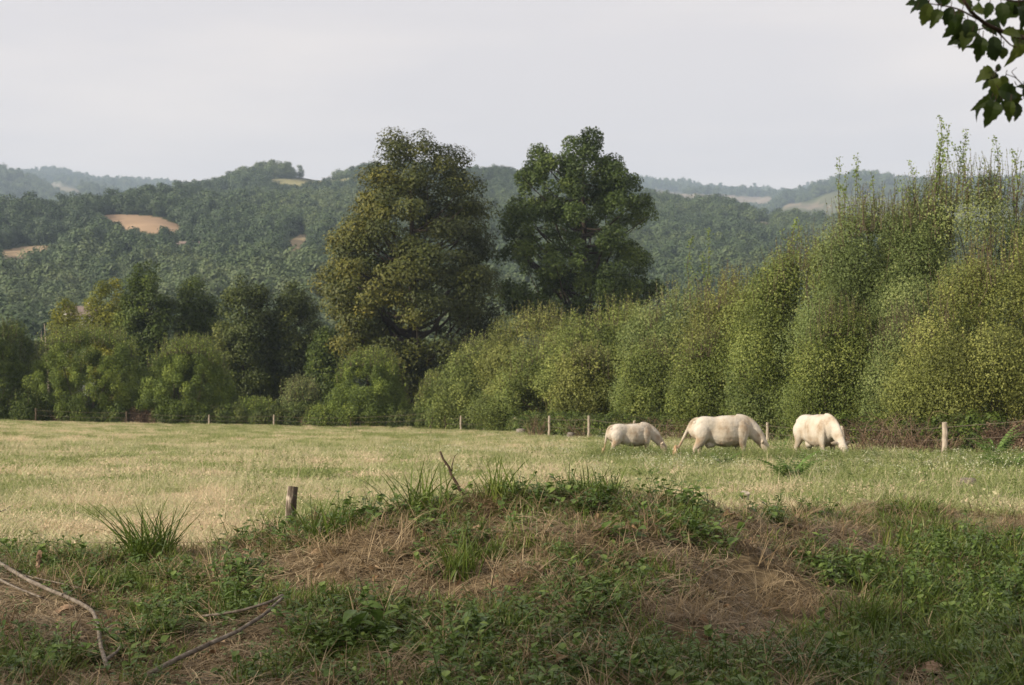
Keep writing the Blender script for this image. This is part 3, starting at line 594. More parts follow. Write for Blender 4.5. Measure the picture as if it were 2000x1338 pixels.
# ------------------------------------------------------------------ houses in the valley, hilltop row
M['roof'] = noise_mat('roof_tiles', [(.3, (.17, .13, .11)), (.7, (.27, .21, .18))], 2)
M['wall'] = noise_mat('rendered_wall', [(.3, (.55, .53, .49)), (.7, (.68, .66, .62))], 1.5)
M['pane'] = noise_mat('dark_window', [(.3, (.03, .03, .035)), (.7, (.06, .06, .07))], 3, rough=.3)
def house(label, u, v, d, w, dp, h, rz):
    x = upx(u, d); z = (V0-v)*d/F
    gz = float(land_z(x, d)); h = max(h, z-gz-w*.18)
    root = empty('stone_house', (x, d, gz), label, 'house', 'houses in the valley', rz)
    g = Geo(); a, b = w/2, dp/2
    g.add([[-a, -b, -2], [a, -b, -2], [a, b, -2], [-a, b, -2], [-a, -b, h], [a, -b, h], [a, b, h], [-a, b, h]], [[0, 1, 5, 4], [1, 2, 6, 5], [2, 3, 7, 6], [3, 0, 4, 7]])
    g.add([[-a, 0, h+b*.62], [-a, -b, h], [-a, b, h], [a, 0, h+b*.62], [a, -b, h], [a, b, h]], None, [[0, 2, 1], [3, 4, 5]])
    link('wall', g.mesh('wall', M['wall']), root)
    r = Geo(); e = .35; rh = h+b*.62+.1; lo = h-e*.6
    for s in (-1, 1):
        y = s*(b+e); r.add([[-a-e, 0, rh], [a+e, 0, rh], [a+e, y, lo], [-a-e, y, lo], [-a-e, 0, rh+.2], [a+e, 0, rh+.2], [a+e, y, lo+.2], [-a-e, y, lo+.2]], [[0, 1, 2, 3], [4, 5, 6, 7], [0, 1, 5, 4], [2, 3, 7, 6], [1, 2, 6, 5], [0, 3, 7, 4]])
    ro = link('roof', r.mesh('roof', M['roof']), root)
    c = Geo(); c.add([[-.4+i*.8+a*.5, -.4+j*.8, rh-.6+k*1.6] for k in (0, 1) for j in (0, 1) for i in (0, 1)], [[0, 1, 5, 4], [2, 3, 7, 6], [0, 2, 6, 4], [1, 3, 7, 5], [4, 5, 7, 6]]); link('chimney', c.mesh('chimney', M['wall']), ro)
    for k in (-.28, .28):
        q = Geo(); cx = k*w; q.add([[cx-.5, -b-.03, h-2.2], [cx+.5, -b-.03, h-2.2], [cx+.5, -b-.03, h-.8], [cx-.5, -b-.03, h-.8]], [[0, 1, 2, 3]]); link('window', q.mesh('window', M['pane']), root)
house('house with brown tiled roof showing behind the yellow trees', 160, 606, 330, 7, 6, 4, .5)
house('long pale farm building on the hillside below the round brown field', 362, 480, 690, 12, 6, 3, .15)
g = Geo(); crown(g, R(91), [(.1, .3, .3), (.5, .45, .45), (.95, .1, .1)], 10, .42, 200, .2); rowm = g.mesh('ridge_tree', M['wood_far'])
for k in range(9):
    u = 634+k*8.5; d = 1330; x = upx(u, d); o = link('ridge_tree', rowm, None, (x, d, float(land_z(x, d))-.3)); s = 3.6+1.5*((k*37) % 10)/10; o.scale = (s, s, s)
    tag(o, 'tiny round tree in the single row along the hilltop field', 'tree', 'row of trees along the hilltop field')

# dead trunk by the yellow trees
rng = R(92); d = 141; x = upx(92, d); zb = float(land_z(x, d)); root = empty('dead_tree', (x, d, zb), 'bare grey dead trunk left of the yellow trees', 'tree'); g = Geo(); s = d/F
H = (V0-632)*s-zb
tp = np.stack([np.linspace(.4, -.25, 8), np.zeros(8), np.linspace(0, H, 8)], -1); tube(g, tp, np.linspace(.16, .03, 8), 7)
link('trunk', g.mesh('trunk', M['post'], True), root); g = Geo()
for a, b in [((-.12, 0, H*.8), (-.55, .1, H*.93)), ((.0, 0, H*.7), (.5, -.1, H*.86)), ((.1, 0, H*.6), (-.3, 0, H*.72))]: tube(g, limb_path(a, b, rng, 5), np.linspace(.05, .012, 5), 5)
link('bare_limbs', g.mesh('bare_limbs', M['post'], True), root)

# ------------------------------------------------------------------ undergrowth along the fence and hedge foot
def twiggy(seed, m, leaf, n, h, stems):
    rng = R(seed); g = Geo(); crown(g, rng, [(.0, .5*h, .5*h), (h*.5, .6*h, .6*h), (h, .2*h, .2*h)], 12, .3*h, n, leaf, flat=.9, fill=.3)
    for _ in range(stems):
        a = np.array([rng.normal()*.3*h, rng.normal()*.2*h, 0]); tube(g, limb_path(a, a+np.array([rng.normal()*.4*h, rng.normal()*.3*h, h*(.6+.6*rng.random())]), rng, 5, -.1), np.linspace(.012, .004, 5), 4, tint=.2)
    return proto('undergrowth_clump', g.mesh('undergrowth_clump', m))
UP = [twiggy(101, M['dark'], .13, 900, 1., 8), twiggy(102, M['bush'], .14, 800, .9, 6), twiggy(103, M['brown'], .10, 420, .8, 26), twiggy(104, M['olive'], .13, 900, 1.1, 8)]
FL = np.array([(-300, 118), (70, 118.5), (247, 118.2), (408, 117.8), (535, 117.4), (685, 116.5), (840, 113), (900, 106.5), (945, 104), (1005, 92), (1073, 79), (1150, 74), (1238, 71), (1330, 70), (1500, 63.5), (1645, 53.5), (1844, 45.5), (2050, 42), (2400, 38.)])
rng = R(105); n = 2300; u = rng.uniform(-150, 2150, n); d = np.interp(u, FL[:, 0], FL[:, 1])+1.7+rng.random(n)**1.6*np.where(u > 1000, 4.0, 9); x = upx(u, d); z = land_z(x, d)
bro = fbm(u, d*9, 90, 3); idx = np.where((bro > .56) | ((u > 1240) & (rng.random(n) < .3)), 2, np.where(rng.random(n) < .45, 0, np.where(rng.random(n) < .5, 1, 3)))
keep = ~((u > 1230) & (rng.random(n) < .35)); s = (.55+.7*rng.random(n))*np.where(u < 900, 1.25, .95)
scatter('undergrowth', np.stack([x, d, z-.05], -1)[keep], np.stack([0*x, 0*x, rng.random(n)*6.28], -1)[keep], s[keep], UP, idx=idx[keep], label='brambles and dry brush along the foot of the hedge')

# ------------------------------------------------------------------ fence posts and wires
def post(label, u, vt, d, r, lean=0.0, m='post', name='fence_post', vb=None, sides=9, group='posts of the far fence'):
    rng = R(int(u*7+vt)); x = upx(u, d); zb = float(land_z(x, d)); H = (V0-vt)*d/F-zb
    g = Geo(); n = 9; t = np.linspace(-.25, 1, n); P = np.stack([lean*t*H+rng.normal(size=n)*.008, rng.normal(size=n)*.008, t*H], -1)
    tube(g, P, r*(1.06-.12*np.clip(t, 0, 1))*(1+rng.normal(size=n)*.05), sides, cap=True)
    o = link(name, g.mesh(name, M[m]), None, (x, d, zb)); tag(o, label, 'post', group); return o, H
POSTS = [(70, 797, 118.5, .0, 'thin far post under the leftmost bushes'), (247, 803, 118.2, 0, 'far post before the broadest bush'), (408, 810, 117.8, .02, 'far post before the second round bush'),
  (535, 810, 117.4, 0, 'pale far post before the low shrubs'), (685, 813, 116.5, 0, 'thin post before the domed dark bush'), (840, 800, 113, .25, 'thick dark leaning corner post'),
  (872, 812, 109, -.12, 'reddish post leaning left beside the corner post'), (900, 812, 106.5, 0, 'upright post right of the reddish leaning one'), (945, 812, 104, .12, 'post leaning right among the stones'),
  (1005, 815, 92, .04, 'post between the stones and the front hedge bush'), (1073, 812, 79, 0, 'post left of the last post before the smallest cow'), (1150, 812, 74, 0, 'post nearest the tail of the smallest cow'),
  (1239, 822, 71, 0, 'post top peeping over the back of the smallest cow'), (1500, 825, 63.5, -.03, 'post by the head of the middle cow'), (1646, 832, 53.5, 0, 'post right beside the head of the rightmost cow'), (1845, 825, 45.5, 0, 'tall grey post alone right of all the cows')]
tops = []
for u, vt, d, ln, lb in POSTS:
    o, H = post(lb, u, vt, d, .11 if u == 840 else (.062 if d > 60 else .08), ln, 'bark' if u in (840,) else ('twig' if u in (70, 247, 685, 872) else 'post')); tops.append((o.location.copy(), H, ln))  # thin posts under the left bushes: their shade put in as darker colour
for f, lb in [(.86, 'upper thin wire strung along the far fence posts'), (.5, 'lower thin wire strung along the far fence posts')]:
    g = Geo(); pts = []
    for (a, Ha, la), (b, Hb, lbn) in zip(tops[:-1], tops[1:]):
        for t in np.linspace(0, 1, 8, endpoint=False):
            pts.append([a.x+(b.x-a.x)*t+la*Ha*f*(1-t)+lbn*Hb*f*t, a.y+(b.y-a.y)*t-.09, a.z+(b.z-a.z)*t+f*(Ha*(1-t)+Hb*t)-.06*4*t*(1-t)])
    pts.append([upx(2150, 42)+.1, 42, float(land_z(upx(2150, 42), 42))+1.35*f])
    tube(g, pts, .007, 4); tag(link('fence_wire', g.mesh('fence_wire', M['wire'])), lb, 'wire')
np1, H1 = post('rough broken top post rising behind the near bank', 567, 951, 13.2, .048, .03, 'oldpost', sides=11, group='posts by the near bank')
np2, H2 = post('short grey stump of a post behind the bank', 1452, 962, 21.0, .066, .05, 'post', name='post_stump', group='posts by the near bank')
g = Geo(); a = np1.location; L0 = np.array([-9.0, 14.6, -1.40]); pts = []
for t in np.linspace(0, 1, 20): pts.append(L0*(1-t)+np.array([a.x, a.y-.05, a.z+H1*.34])*t-np.array([0, 0, .10*4*t*(1-t)]))
for t in np.linspace(0, 1, 20)[1:]: pts.append(np.array([a.x, a.y-.05, a.z+H1*.34])*(1-t)+np.array([np2.location.x, np2.location.y-.07, np2.location.z+H2*.6])*t-np.array([0, 0, .15*4*t*(1-t)]))
tube(g, pts, .0022, 4); tag(link('fence_wire', g.mesh('fence_wire', M['wire'])), 'slack rusty wire sagging behind the near bank', 'wire')

def stone(label, u, v, w, h, seed, name='field_stone', m='stone', cat='stone', group='stones along the far fence', d=None):
    rng = R(seed); p = hit(u, v) if d is None else gpt(upx(u, d), d); s = p[1]/F; g = Geo(); n, k = 8, 12; th = np.linspace(.05, PI-.05, n); ph = np.arange(k)*2*PI/k
    dv = np.stack([np.outer(np.sin(th), np.cos(ph)), np.outer(np.sin(th), np.sin(ph)), np.outer(np.cos(th), np.ones(k))], -1); bump = 1+.28*(fbm(dv[..., 0]*2+seed, dv[..., 2]*2+dv[..., 1]*2, .9, 3)-.5)*2
    V = np.clip(dv*bump[..., None], -.82, .82)*np.array([w*s/1.64, w*s/1.8, h*s/1.5])+np.array([0, 0, h*s*.42]); i = np.arange(n-1)[:, None]*k; j = np.arange(k)[None]; q = np.stack([i+j, i+k+j, i+k+(j+1) % k, i+(j+1) % k], -1).reshape(-1, 4)
    g.add(V.reshape(-1, 3), q); return tag(link(name, g.mesh(name, M[m], True), None, tuple(p)), label, cat, group)
for k, (u, v, w, h, lb) in enumerate([(958, 842, 26, 13, 'low wide stone right of the leaning post pair'), (940, 838, 18, 17, 'pale upright stone at the foot of the right leaning post'), (968, 838, 22, 14, 'grey stone touching the low wide stone'),
    (1018, 848, 20, 11, 'flat stone right of the post before the front hedge bush'), (978, 845, 12, 9, 'small stone between larger stones'), (1076, 852, 30, 22, 'biggest stone behind the post at the front hedge bush'), (1114, 858, 14, 14, 'pale stone alone between two posts'), (1040, 850, 15, 8, 'small flat stone left of the biggest stone')]):
    stone(lb, u, v, w, h, 300+k)
stone('dark broken tree stump in the grass at the right', 1890, 966, 34, 34, 320, 'tree_stump', 'deadwood', 'stump', None)

# ------------------------------------------------------------------ cows
def cow_material():
    m, n, l = nodes('cream_coat'); o = n.new('ShaderNodeOutputMaterial'); p = n.new('ShaderNodeBsdfPrincipled'); p.inputs['Roughness'].default_value = .8; p.inputs['Specular IOR Level'].default_value = .15
    t = n.new('ShaderNodeTexCoord'); a = n.new('ShaderNodeTexNoise'); a.inputs['Scale'].default_value = 2.6; a.inputs['Detail'].default_value = 5; l.new(t.outputs['Object'], a.inputs['Vector'])
    r = ramp(n, [(.34, (.25, .19, .13)), (.47, (.40, .35, .28)), (.62, (.47, .435, .375))]); l.new(a.outputs['Fac'], r.inputs[0])
    s = n.new('ShaderNodeTexNoise'); s.inputs['Scale'].default_value = 1.5; s.inputs['Detail'].default_value = 3; mp = n.new('ShaderNodeMapping'); mp.inputs['Location'].default_value = (3.1, 1.7, 9); l.new(t.outputs['Object'], mp.inputs[0]); l.new(mp.outputs[0], s.inputs['Vector'])
    q = ramp(n, [(.60, (1, 1, 1)), (.72, (.74, .58, .44))]); l.new(s.outputs['Fac'], q.inputs[0])
    mx = n.new('ShaderNodeMix'); mx.data_type = 'RGBA'; mx.blend_type = 'MULTIPLY'; mx.inputs[0].default_value = 1; l.new(r.outputs[0], mx.inputs[6]); l.new(q.outputs[0], mx.inputs[7])
    l.new(mx.outputs[2], p.inputs['Base Color']); 
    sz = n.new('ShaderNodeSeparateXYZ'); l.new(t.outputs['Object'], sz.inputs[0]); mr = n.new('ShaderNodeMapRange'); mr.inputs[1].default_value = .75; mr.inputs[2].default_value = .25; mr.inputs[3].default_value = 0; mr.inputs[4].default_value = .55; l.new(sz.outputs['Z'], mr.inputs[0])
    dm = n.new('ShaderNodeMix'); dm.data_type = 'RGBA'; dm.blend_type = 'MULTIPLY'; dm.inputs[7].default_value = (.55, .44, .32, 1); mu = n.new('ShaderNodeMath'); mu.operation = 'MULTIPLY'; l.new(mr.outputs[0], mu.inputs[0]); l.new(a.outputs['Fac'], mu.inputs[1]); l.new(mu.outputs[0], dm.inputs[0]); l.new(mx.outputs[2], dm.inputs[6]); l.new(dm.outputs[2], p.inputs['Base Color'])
    wv = n.new('ShaderNodeTexNoise'); wv.inputs['Scale'].default_value = 5; wv.inputs['Detail'].default_value = 6; l.new(t.outputs['Object'], wv.inputs['Vector']); bp = n.new('ShaderNodeBump'); bp.inputs['Strength'].default_value = .6; bp.inputs['Distance'].default_value = .06; l.new(wv.outputs['Fac'], bp.inputs['Height']); l.new(bp.outputs[0], p.inputs['Normal'])
    l.new(p.outputs[0], o.inputs['Surface']); return m
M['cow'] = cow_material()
M['nose'] = noise_mat('pink_muzzle', [(.3, (.42, .27, .21)), (.7, (.55, .38, .3))], 20, rough=.5)
M['tuft'] = noise_mat('tail_hair', [(.3, (.42, .28, .17)), (.7, (.58, .42, .28))], 14)
M['eye'] = noise_mat('dark_eye', [(.3, (.01, .008, .006)), (.7, (.03, .02, .015))], 5, rough=.15)
M['hoof'] = noise_mat('hoof_horn', [(.3, (.06, .05, .04)), (.7, (.14, .11, .09))], 12)
def loft(g, secs, sides=20):
    """closed body through elliptical sections (centre, tangent-free: lie across the given direction)"""
    n = len(secs); C = np.array([s[0] for s in secs], float); T = unit(np.gradient(C, axis=0)); Yv = np.array([0, 1.0, 0]); an = np.arange(sides)*2*PI/sides; V = []
    for c, t, s in zip(C, T, secs):
        side = unit(Yv-t*np.dot(Yv, t)); up = np.cross(t, side); hh, hw = s[1], s[2]; sq = s[3] if len(s) > 3 else 1.0
        cs = np.sign(np.cos(an))*np.abs(np.cos(an))**sq; sn = np.sign(np.sin(an))*np.abs(np.sin(an))**sq
        V.append(c+side*hw*cs[:, None]-up*hh*sn[:, None])
    V = np.concatenate(V+[C[:1], C[-1:]]); i = np.arange(n-1)[:, None]*sides; j = np.arange(sides)[None]; k = (np.arange(sides)+1) % sides
    q = np.stack([i+j, i+k[None], i+sides+k[None], i+sides+j], -1).reshape(-1, 4); jj = np.arange(sides)
    t = np.concatenate([np.stack([k, jj, np.full(sides, n*sides)], -1), np.stack([(n-1)*sides+jj, (n-1)*sides+k, np.full(sides, n*sides+1)], -1)])
    g.add(V, q, t)
def resamp(secs, n):
    A = np.array([[*s[0], s[1], s[2], s[3] if len(s) > 3 else 1.0] for s in secs]); t = np.arange(len(A)); tt = np.linspace(0, len(A)-1, n)
    B = np.stack([np.interp(tt, t, A[:, k]) for k in range(6)], -1)
    for _ in range(3): B[1:-1] = .25*B[:-2]+.5*B[1:-1]+.25*B[2:]
    return [((b[0], b[1], b[2]), b[3], b[4], b[5]) for b in B]
def cow(label, u, vfeet, rz, sc, seed, neck_y=0.0, belly=1.0, tail_end=(-1.12, .05, .42), ears=True, udder=True, stride=.0):
    p = hit(u, vfeet); root = empty('grazing_cow', tuple(p), label, 'cow', None, rz); root.scale = (sc, sc, sc); g = Geo(); ny = neck_y
    loft(g, resamp([((-.92, 0, 1.14), .05, .05), ((-.90, 0, 1.10), .20, .15, .85), ((-.80, 0, 1.04), .31, .235, .72), ((-.60, 0, 1.0), .365, .27, .70), ((-.42, 0, .99), .365, .275, .66), ((-.30, 0, .96), .375, .245, .85), ((-.14, 0, .94), .41*belly, .31*belly, .9), ((.05, 0, .92), .43*belly, .345*belly, .9), ((.28, 0, .93), .43*belly, .32*belly, .9), ((.48, 0, .98), .42, .255, .88), ((.66, 0, 1.0), .35, .20, .95), ((.80, 0, .96), .23, .15), ((.86, 0, .94), .05, .05)], 34))
    loft(g, resamp([((.36, 0, 1.27), .15, .07), ((.52, .02*ny, 1.24), .19, .085), ((.72, .1*ny, 1.10), .24, .115), ((.92, .3*ny, .90), .215, .105), ((1.08, .55*ny, .68), .165, .09), ((1.18, .72*ny, .52), .13, .085)], 20))
    loft(g, resamp([((1.08, .64*ny, .66), .05, .07), ((1.13, .68*ny, .60), .13, .105), ((1.22, .76*ny, .46), .135, .11), ((1.29, .84*ny, .32), .10, .08), ((1.33, .9*ny, .19), .078, .07), ((1.35, .93*ny, .09), .078, .083), ((1.355, .94*ny, .03), .03, .04)], 22), 16)
    for s in (-1, 1):
        o = s*stride
        loft(g, resamp([((-.62, s*.17, 1.14), .12, .09), ((-.62, s*.20, .98), .28, .145), ((-.60+o*.3, s*.20, .76), .20, .13), ((-.66+o*.6, s*.175, .58), .11, .075), ((-.75+o, s*.17, .45), .075, .052), ((-.73+o, s*.17, .30), .05, .042), ((-.70+o, s*.17, .13), .052, .045), ((-.67+o, s*.17, .05), .06, .052), ((-.66+o, s*.17, .0), .065, .055)], 26), 14)
        o = -s*stride*.8
        loft(g, resamp([((.46, s*.17, 1.20), .10, .06), ((.52, s*.22, .98), .22, .125), ((.49+o*.2, s*.205, .74), .16, .10), ((.49+o*.6, s*.18, .52), .085, .06), ((.51+o*.8, s*.175, .38), .062, .054), ((.51+o, s*.17, .25), .042, .04), ((.52+o, s*.17, .12), .048, .045), ((.54+o, s*.17, .0), .06, .055)], 24), 14)
        if ears:
            e0 = np.array([1.12, .66*ny+s*.08, .62]); e1 = e0+np.array([-.05, s*.23, .03]); loft(g, [(tuple(e0), .03, .025), (tuple(e0*.6+e1*.4), .075, .028), (tuple(e0*.3+e1*.7), .06, .025), (tuple(e1), .012, .01)], 10)
        loft(g, [((-.78, s*.10, 1.16), .06, .05), ((-.84, s*.11, 1.17), .07, .055), ((-.89, s*.11, 1.15), .03, .03)], 10)
    if udder: loft(g, [((-.52, 0, .62), .07, .08), ((-.42, 0, .56), .13, .13), ((-.28, 0, .57), .10, .11), ((-.2, 0, .61), .05, .06)], 14)
    te = np.array(tail_end); tp = curve_pts([(-.72, 0, 1.28), (-.86, 0, 1.27), (-.94, 0, 1.14), (-.97+.2*(te[0]+.97), te[1]*.4, .92), te*.7+np.array([-.97, 0, .9])*.3, te], 16)
    tube(g, tp, np.linspace(.055, .03, 16), 9, cap=True)
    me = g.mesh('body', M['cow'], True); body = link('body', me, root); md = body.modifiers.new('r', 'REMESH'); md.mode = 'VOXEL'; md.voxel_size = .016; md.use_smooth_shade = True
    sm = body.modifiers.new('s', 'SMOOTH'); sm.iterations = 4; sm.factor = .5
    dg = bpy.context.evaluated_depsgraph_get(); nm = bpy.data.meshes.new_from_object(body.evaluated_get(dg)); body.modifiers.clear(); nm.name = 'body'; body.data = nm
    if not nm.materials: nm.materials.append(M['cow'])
    q = Geo(); rng = R(seed)
    for _ in range(46):
        a = te+rng.normal(size=3)*.018+np.array([0, 0, .14]); b = te+np.array([(te[0]+.97)*.12, 0, -.16-.08*rng.random()])+rng.normal(size=3)*.03; tube(q, limb_path(a, b, rng, 5, 0), np.array([.012, .014, .012, .008, .002]), 4)
    link('tail_tuft', q.mesh('tail_tuft', M['tuft'], True), root)
    q = Geo(); loft(q, [((1.325, .9*ny, .12), .085, .082), ((1.352, .935*ny, .06), .082, .094), ((1.36, .945*ny, .02), .045, .055)], 14); link('muzzle', q.mesh('muzzle', M['nose'], True), root)
    for s in (-1, 1):
        q = Geo(); e = np.array([1.265, .78*ny+s*.105, .40]); loft(q, [(tuple(e-[.022, 0, 0]), .006, .006), (tuple(e), .022, .02), (tuple(e+[.022, 0, 0]), .006, .006)], 8); link('eye', q.mesh('eye', M['eye'], True), root)
    for bx, by in [(-.66+stride, .17), (-.66-stride, -.17), (.54-stride*.8, .17), (.54+stride*.8, -.17)]:
        q = Geo(); loft(q, [((bx-.05, by, .03), .05, .05), ((bx, by, .035), .06, .062), ((bx+.07, by, .02), .035, .045)], 10); link('hoof', q.mesh('hoof', M['hoof'], True), root)
    return root
cow('smallest cream cow, grazing on the left with its rump towards the hedge end', 1233, 899, math.radians(18), .76, 1, neck_y=-.25, tail_end=(-1.10, -.02, .30), udder=False, stride=.10)
cow('largest cream cow in the middle, seen side on with its tail swung out', 1412, 906, math.radians(4), .93, 2, neck_y=-.05, belly=1.06, tail_end=(-1.36, .0, .36), stride=.10)
cow('cream cow on the right, turned towards the viewer with its head down', 1597, 908, math.radians(-69), .95, 3, neck_y=.05, belly=1.06, tail_end=(-1.02, .02, .42), stride=.08)

# ------------------------------------------------------------------ grasses and herbs
def blades(g, rng, n, base_r, L, w, lean=.5, curve=.6, tr=(0, 1), lie=0.0, z0=0.0, base=None, azim=None):
    az = rng.random(n)*2*PI if azim is None else azim; r = base_r*np.sqrt(rng.random(n)); a0 = rng.random(n)*2*PI
    b = np.stack([r*np.cos(a0), r*np.sin(a0), np.full(n, z0)], -1) if base is None else base
    l = L*(.45+.75*rng.random(n)); h = np.stack([np.cos(az), np.sin(az), 0*az], -1); ln = lean*rng.random(n); cu = curve*rng.random(n)
    s = np.stack([-np.sin(az), np.cos(az), 0*az], -1); tw = rng.normal(size=n)*.6; s = s*np.cos(tw)[:, None]+h*np.sin(tw)[:, None]
    ts = np.array([0, .3, .6, .85, 1.0]); wd = np.array([.8, 1, .8, .45, .04])*w/2; V = []
    ww = (.7+.6*rng.random(n)); bd = rng.normal(size=n)*(.35 if lie else .12)
    for t, q in zip(ts, wd):
        out = ln*t+cu*t*t; up = t*(1-.42*cu*t) if not lie else t*.25*(1-t)*ln
        c = b+h*(l*(out if not lie else t))[:, None]+np.array([0, 0, 1.])*(l*up)[:, None]+(np.stack([-np.sin(az), np.cos(az), 0*az], -1)*(bd*l*t*t)[:, None])
        V += [c-s*(q*ww)[:, None], c+s*(q*ww)[:, None]]
    V = np.stack(V, 1); k = 10
    q = np.array([[2*i, 2*i+1, 2*i+3, 2*i+2] for i in range(4)]); Q = (np.arange(n)[:, None, None]*k+q[None]).reshape(-1, 4)
    g.add(V.reshape(-1, 3), Q, None, np.repeat(np.clip(tr[0]+(tr[1]-tr[0])*rng.random(n), 0, 1), 4))

def herb(g, st, rng, stems, h, leaf, lt='ov', spread=.12, per=10, flat=.3):
    tv, tq = {'ov': (OV_V, OV_Q), 'la': (LA_V, LA_Q), 'lo': (LO_V, LO_Q)}[lt]
    for _ in range(stems):
        b = np.array([rng.normal()*spread, rng.normal()*spread, -.01]); e = b+np.array([rng.normal()*h*.3, rng.normal()*h*.3, h*(.5+.6*rng.random())]); pp = limb_path(b, e, rng, 5, 0)
        if st is not None: tube(st, pp, np.linspace(.0035, .0015, 5), 4, tint=.3)
        m = int(per*(.7+.6*rng.random())); t = np.linspace(.15, 1, m); c = np.stack([np.interp(t, np.linspace(0, 1, 5), pp[:, k]) for k in range(3)], -1)
        az = np.arange(m)*2.4+rng.random()*6+rng.normal(size=m)*.3; X = unit(np.stack([np.cos(az), np.sin(az), flat*rng.normal(size=m)+.15-.25*(1-t)], -1)); Y = unit(np.cross(np.array([0, 0, 1.]), X)+rng.normal(size=(m, 3))*.25); Z = np.cross(X, Y)
        L = leaf*(.6+.6*rng.random(m))*(1.1-.55*t); stamp(g, tv, tq, c, X, Y, Z, L, np.clip(.5+rng.normal(size=m)*.2, 0, 1))

def P(name, fn, mat, seed):
    g = Geo(); fn(g, R(seed)); return proto(name, g.mesh(name, M[mat]))
GR = [P('grass_clump', lambda g, r: blades(g, r, 24, .07, .16, .0075, .6, .8), 'grass', 201), P('grass_clump', lambda g, r: blades(g, r, 18, .10, .12, .007, .9, .9), 'grass', 202),
      P('grass_clump', lambda g, r: blades(g, r, 24, .09, .21, .008, .5, .7), 'grass', 203), P('grass_clump', lambda g, r: blades(g, r, 20, .12, .10, .009, 1.0, .9), 'grass', 204)]
def strawp(g, r, n, rad, L, w, up=.05):
    a0 = r.random(n)*2*PI; rr = rad*np.sqrt(r.random(n)); b = np.stack([rr*np.cos(a0), rr*np.sin(a0), .004+r.random(n)*up], -1); blades(g, r, n, 0, L, w, 1.0, .0, lie=1, base=b)
ST = [P('straw_litter', lambda g, r: strawp(g, r, 64, .19, .17, .005), 'straw', 211), P('straw_litter', lambda g, r: strawp(g, r, 74, .21, .13, .0045, .03), 'straw', 212),
      P('straw_litter', lambda g, r: (strawp(g, r, 44, .18, .19, .005), blades(g, r, 12, .12, .16, .005, 1.1, .8)), 'straw', 213), P('straw_litter', lambda g, r: blades(g, r, 22, .08, .20, .005, .95, 1.0), 'straw', 214)]
HB = [P('herb', lambda g, r: herb(g, g, r, 4, .14, .07, 'ov', .05, 8), 'weed', 221), P('herb', lambda g, r: herb(g, g, r, 5, .12, .06, 'la', .06, 9), 'weed', 222),
      P('herb', lambda g, r: herb(g, g, r, 3, .22, .075, 'la', .04, 12), 'weed', 223), P('herb', lambda g, r: herb(g, g, r, 5, .09, .08, 'ov', .08, 5, .5), 'weed', 224)]
LF = [P('ground_leaves', lambda g, r: herb(g, g, r, 7, .07, .07, 'lo', .10, 3, .25), 'weedblue', 231), P('ground_leaves', lambda g, r: herb(g, g, r, 8, .05, .045, 'ov', .11, 3, .3), 'weedblue', 232)]
LT = [P('dry_leaf', lambda g, r: stamp(g, *leaf_template(.9, .35), np.zeros((1, 3)), np.array([[1., 0, 0]]), np.array([[0, 1., 0]]), np.array([[0, 0, 1.]]), np.array([.06]), .5), 'litter', 241)]

def surf(rng, n, y0, y1, k=.37, extra=.4):
    y = np.sqrt(rng.uniform(y0*y0, y1*y1, n)); x = rng.uniform(-1, 1, n)*(y*k+extra); return x, y
def uv(x, y, z): return 1000+F*x/y, V0-F*z/y
def tilt(x, y, rng, w=.8):
    e = .06; nx = -(land_z(x+e, y)-land_z(x-e, y))/(2*e); ny = -(land_z(x, y+e)-land_z(x, y-e))/(2*e)
    return np.stack([-np.arctan(ny)*w*-1*-1, np.arctan(nx)*w, np.zeros_like(x)], -1), rng.random(len(x))*6.28
def lay(name, rng, x, y, protos, s, idx=None, tint=None, w=.8, dz=0, label=None):
    z = land_z(x, y); tl, yaw = tilt(x, y, rng, w)
    out = np.zeros((len(x), 3))
    ca, sa = np.cos(yaw), np.sin(yaw)
    # tilt the yawed clump to the slope: world tilt (tx about X, ty about Y) applied after yaw, small angles
    out[:, 0] = tl[:, 0]*ca+tl[:, 1]*sa; out[:, 1] = -tl[:, 0]*sa+tl[:, 1]*ca; out[:, 2] = yaw
    return scatter(name, np.stack([x, y, z+dz], -1), out, s, protos, idx=idx, tint=tint, label=label)
# how green the near bank is: bare brown straw in a band across its face, green at its foot, right and top edge
def bank_green(x, y):
    u, v = uv(x, y, land_z(x, y)); g = .60+(fbm(x+7, y, .75, 4)-.5)*2.6
    def b(cu, cv, ru, rv, a): return a*np.exp(-((u-cu)/ru)**2-((v-cv)/rv)**2)
    g = g+b(1380, 1150, 240, 95, -.75)+b(1560, 1060, 160, 60, -.5)+b(760, 1090, 240, 45, -.5)+b(1180, 1040, 120, 35, -.35)+b(560, 1120, 260, 30, -.3)+b(1470, 1240, 110, 40, -.7)
    g = g+b(1900, 1180, 260, 130, .75)+b(1350, 1325, 420, 50, .75)+b(1800, 1300, 330, 60, .6)+b(250, 1150, 230, 50, .35)+b(300, 1250, 320, 60, .25)+b(930, 1190, 110, 80, .3)+b(900, 1010, 160, 35, .35)+b(1160, 960, 120, 25, .4)+b(1300, 1010, 90, 50, .45)+b(1700, 1020, 130, 30, .3)+b(620, 1250, 200, 70, .4)+b(1150, 1200, 80, 110, .4)+b(700, 1060, 110, 35, .3)+b(1960, 1040, 90, 30, -.5)+b(1450, 985, 90, 25, -.9)+b(1880, 1028, 140, 26, -.9)
    return g
LIE = [[(-40, 1092), (45, 1150), (145, 1195), (180, 1215), (196, 1285), (208, 1330)], [(555, 1192), (465, 1262), (350, 1318), (290, 1350)], [(552, 1190), (470, 1221), (390, 1232)], [(-20, 1145), (80, 1190)], [(60, 1165), (76, 1162)], [(90, 1195), (150, 1200)], [(1740, 1325), (1850, 1330)]]
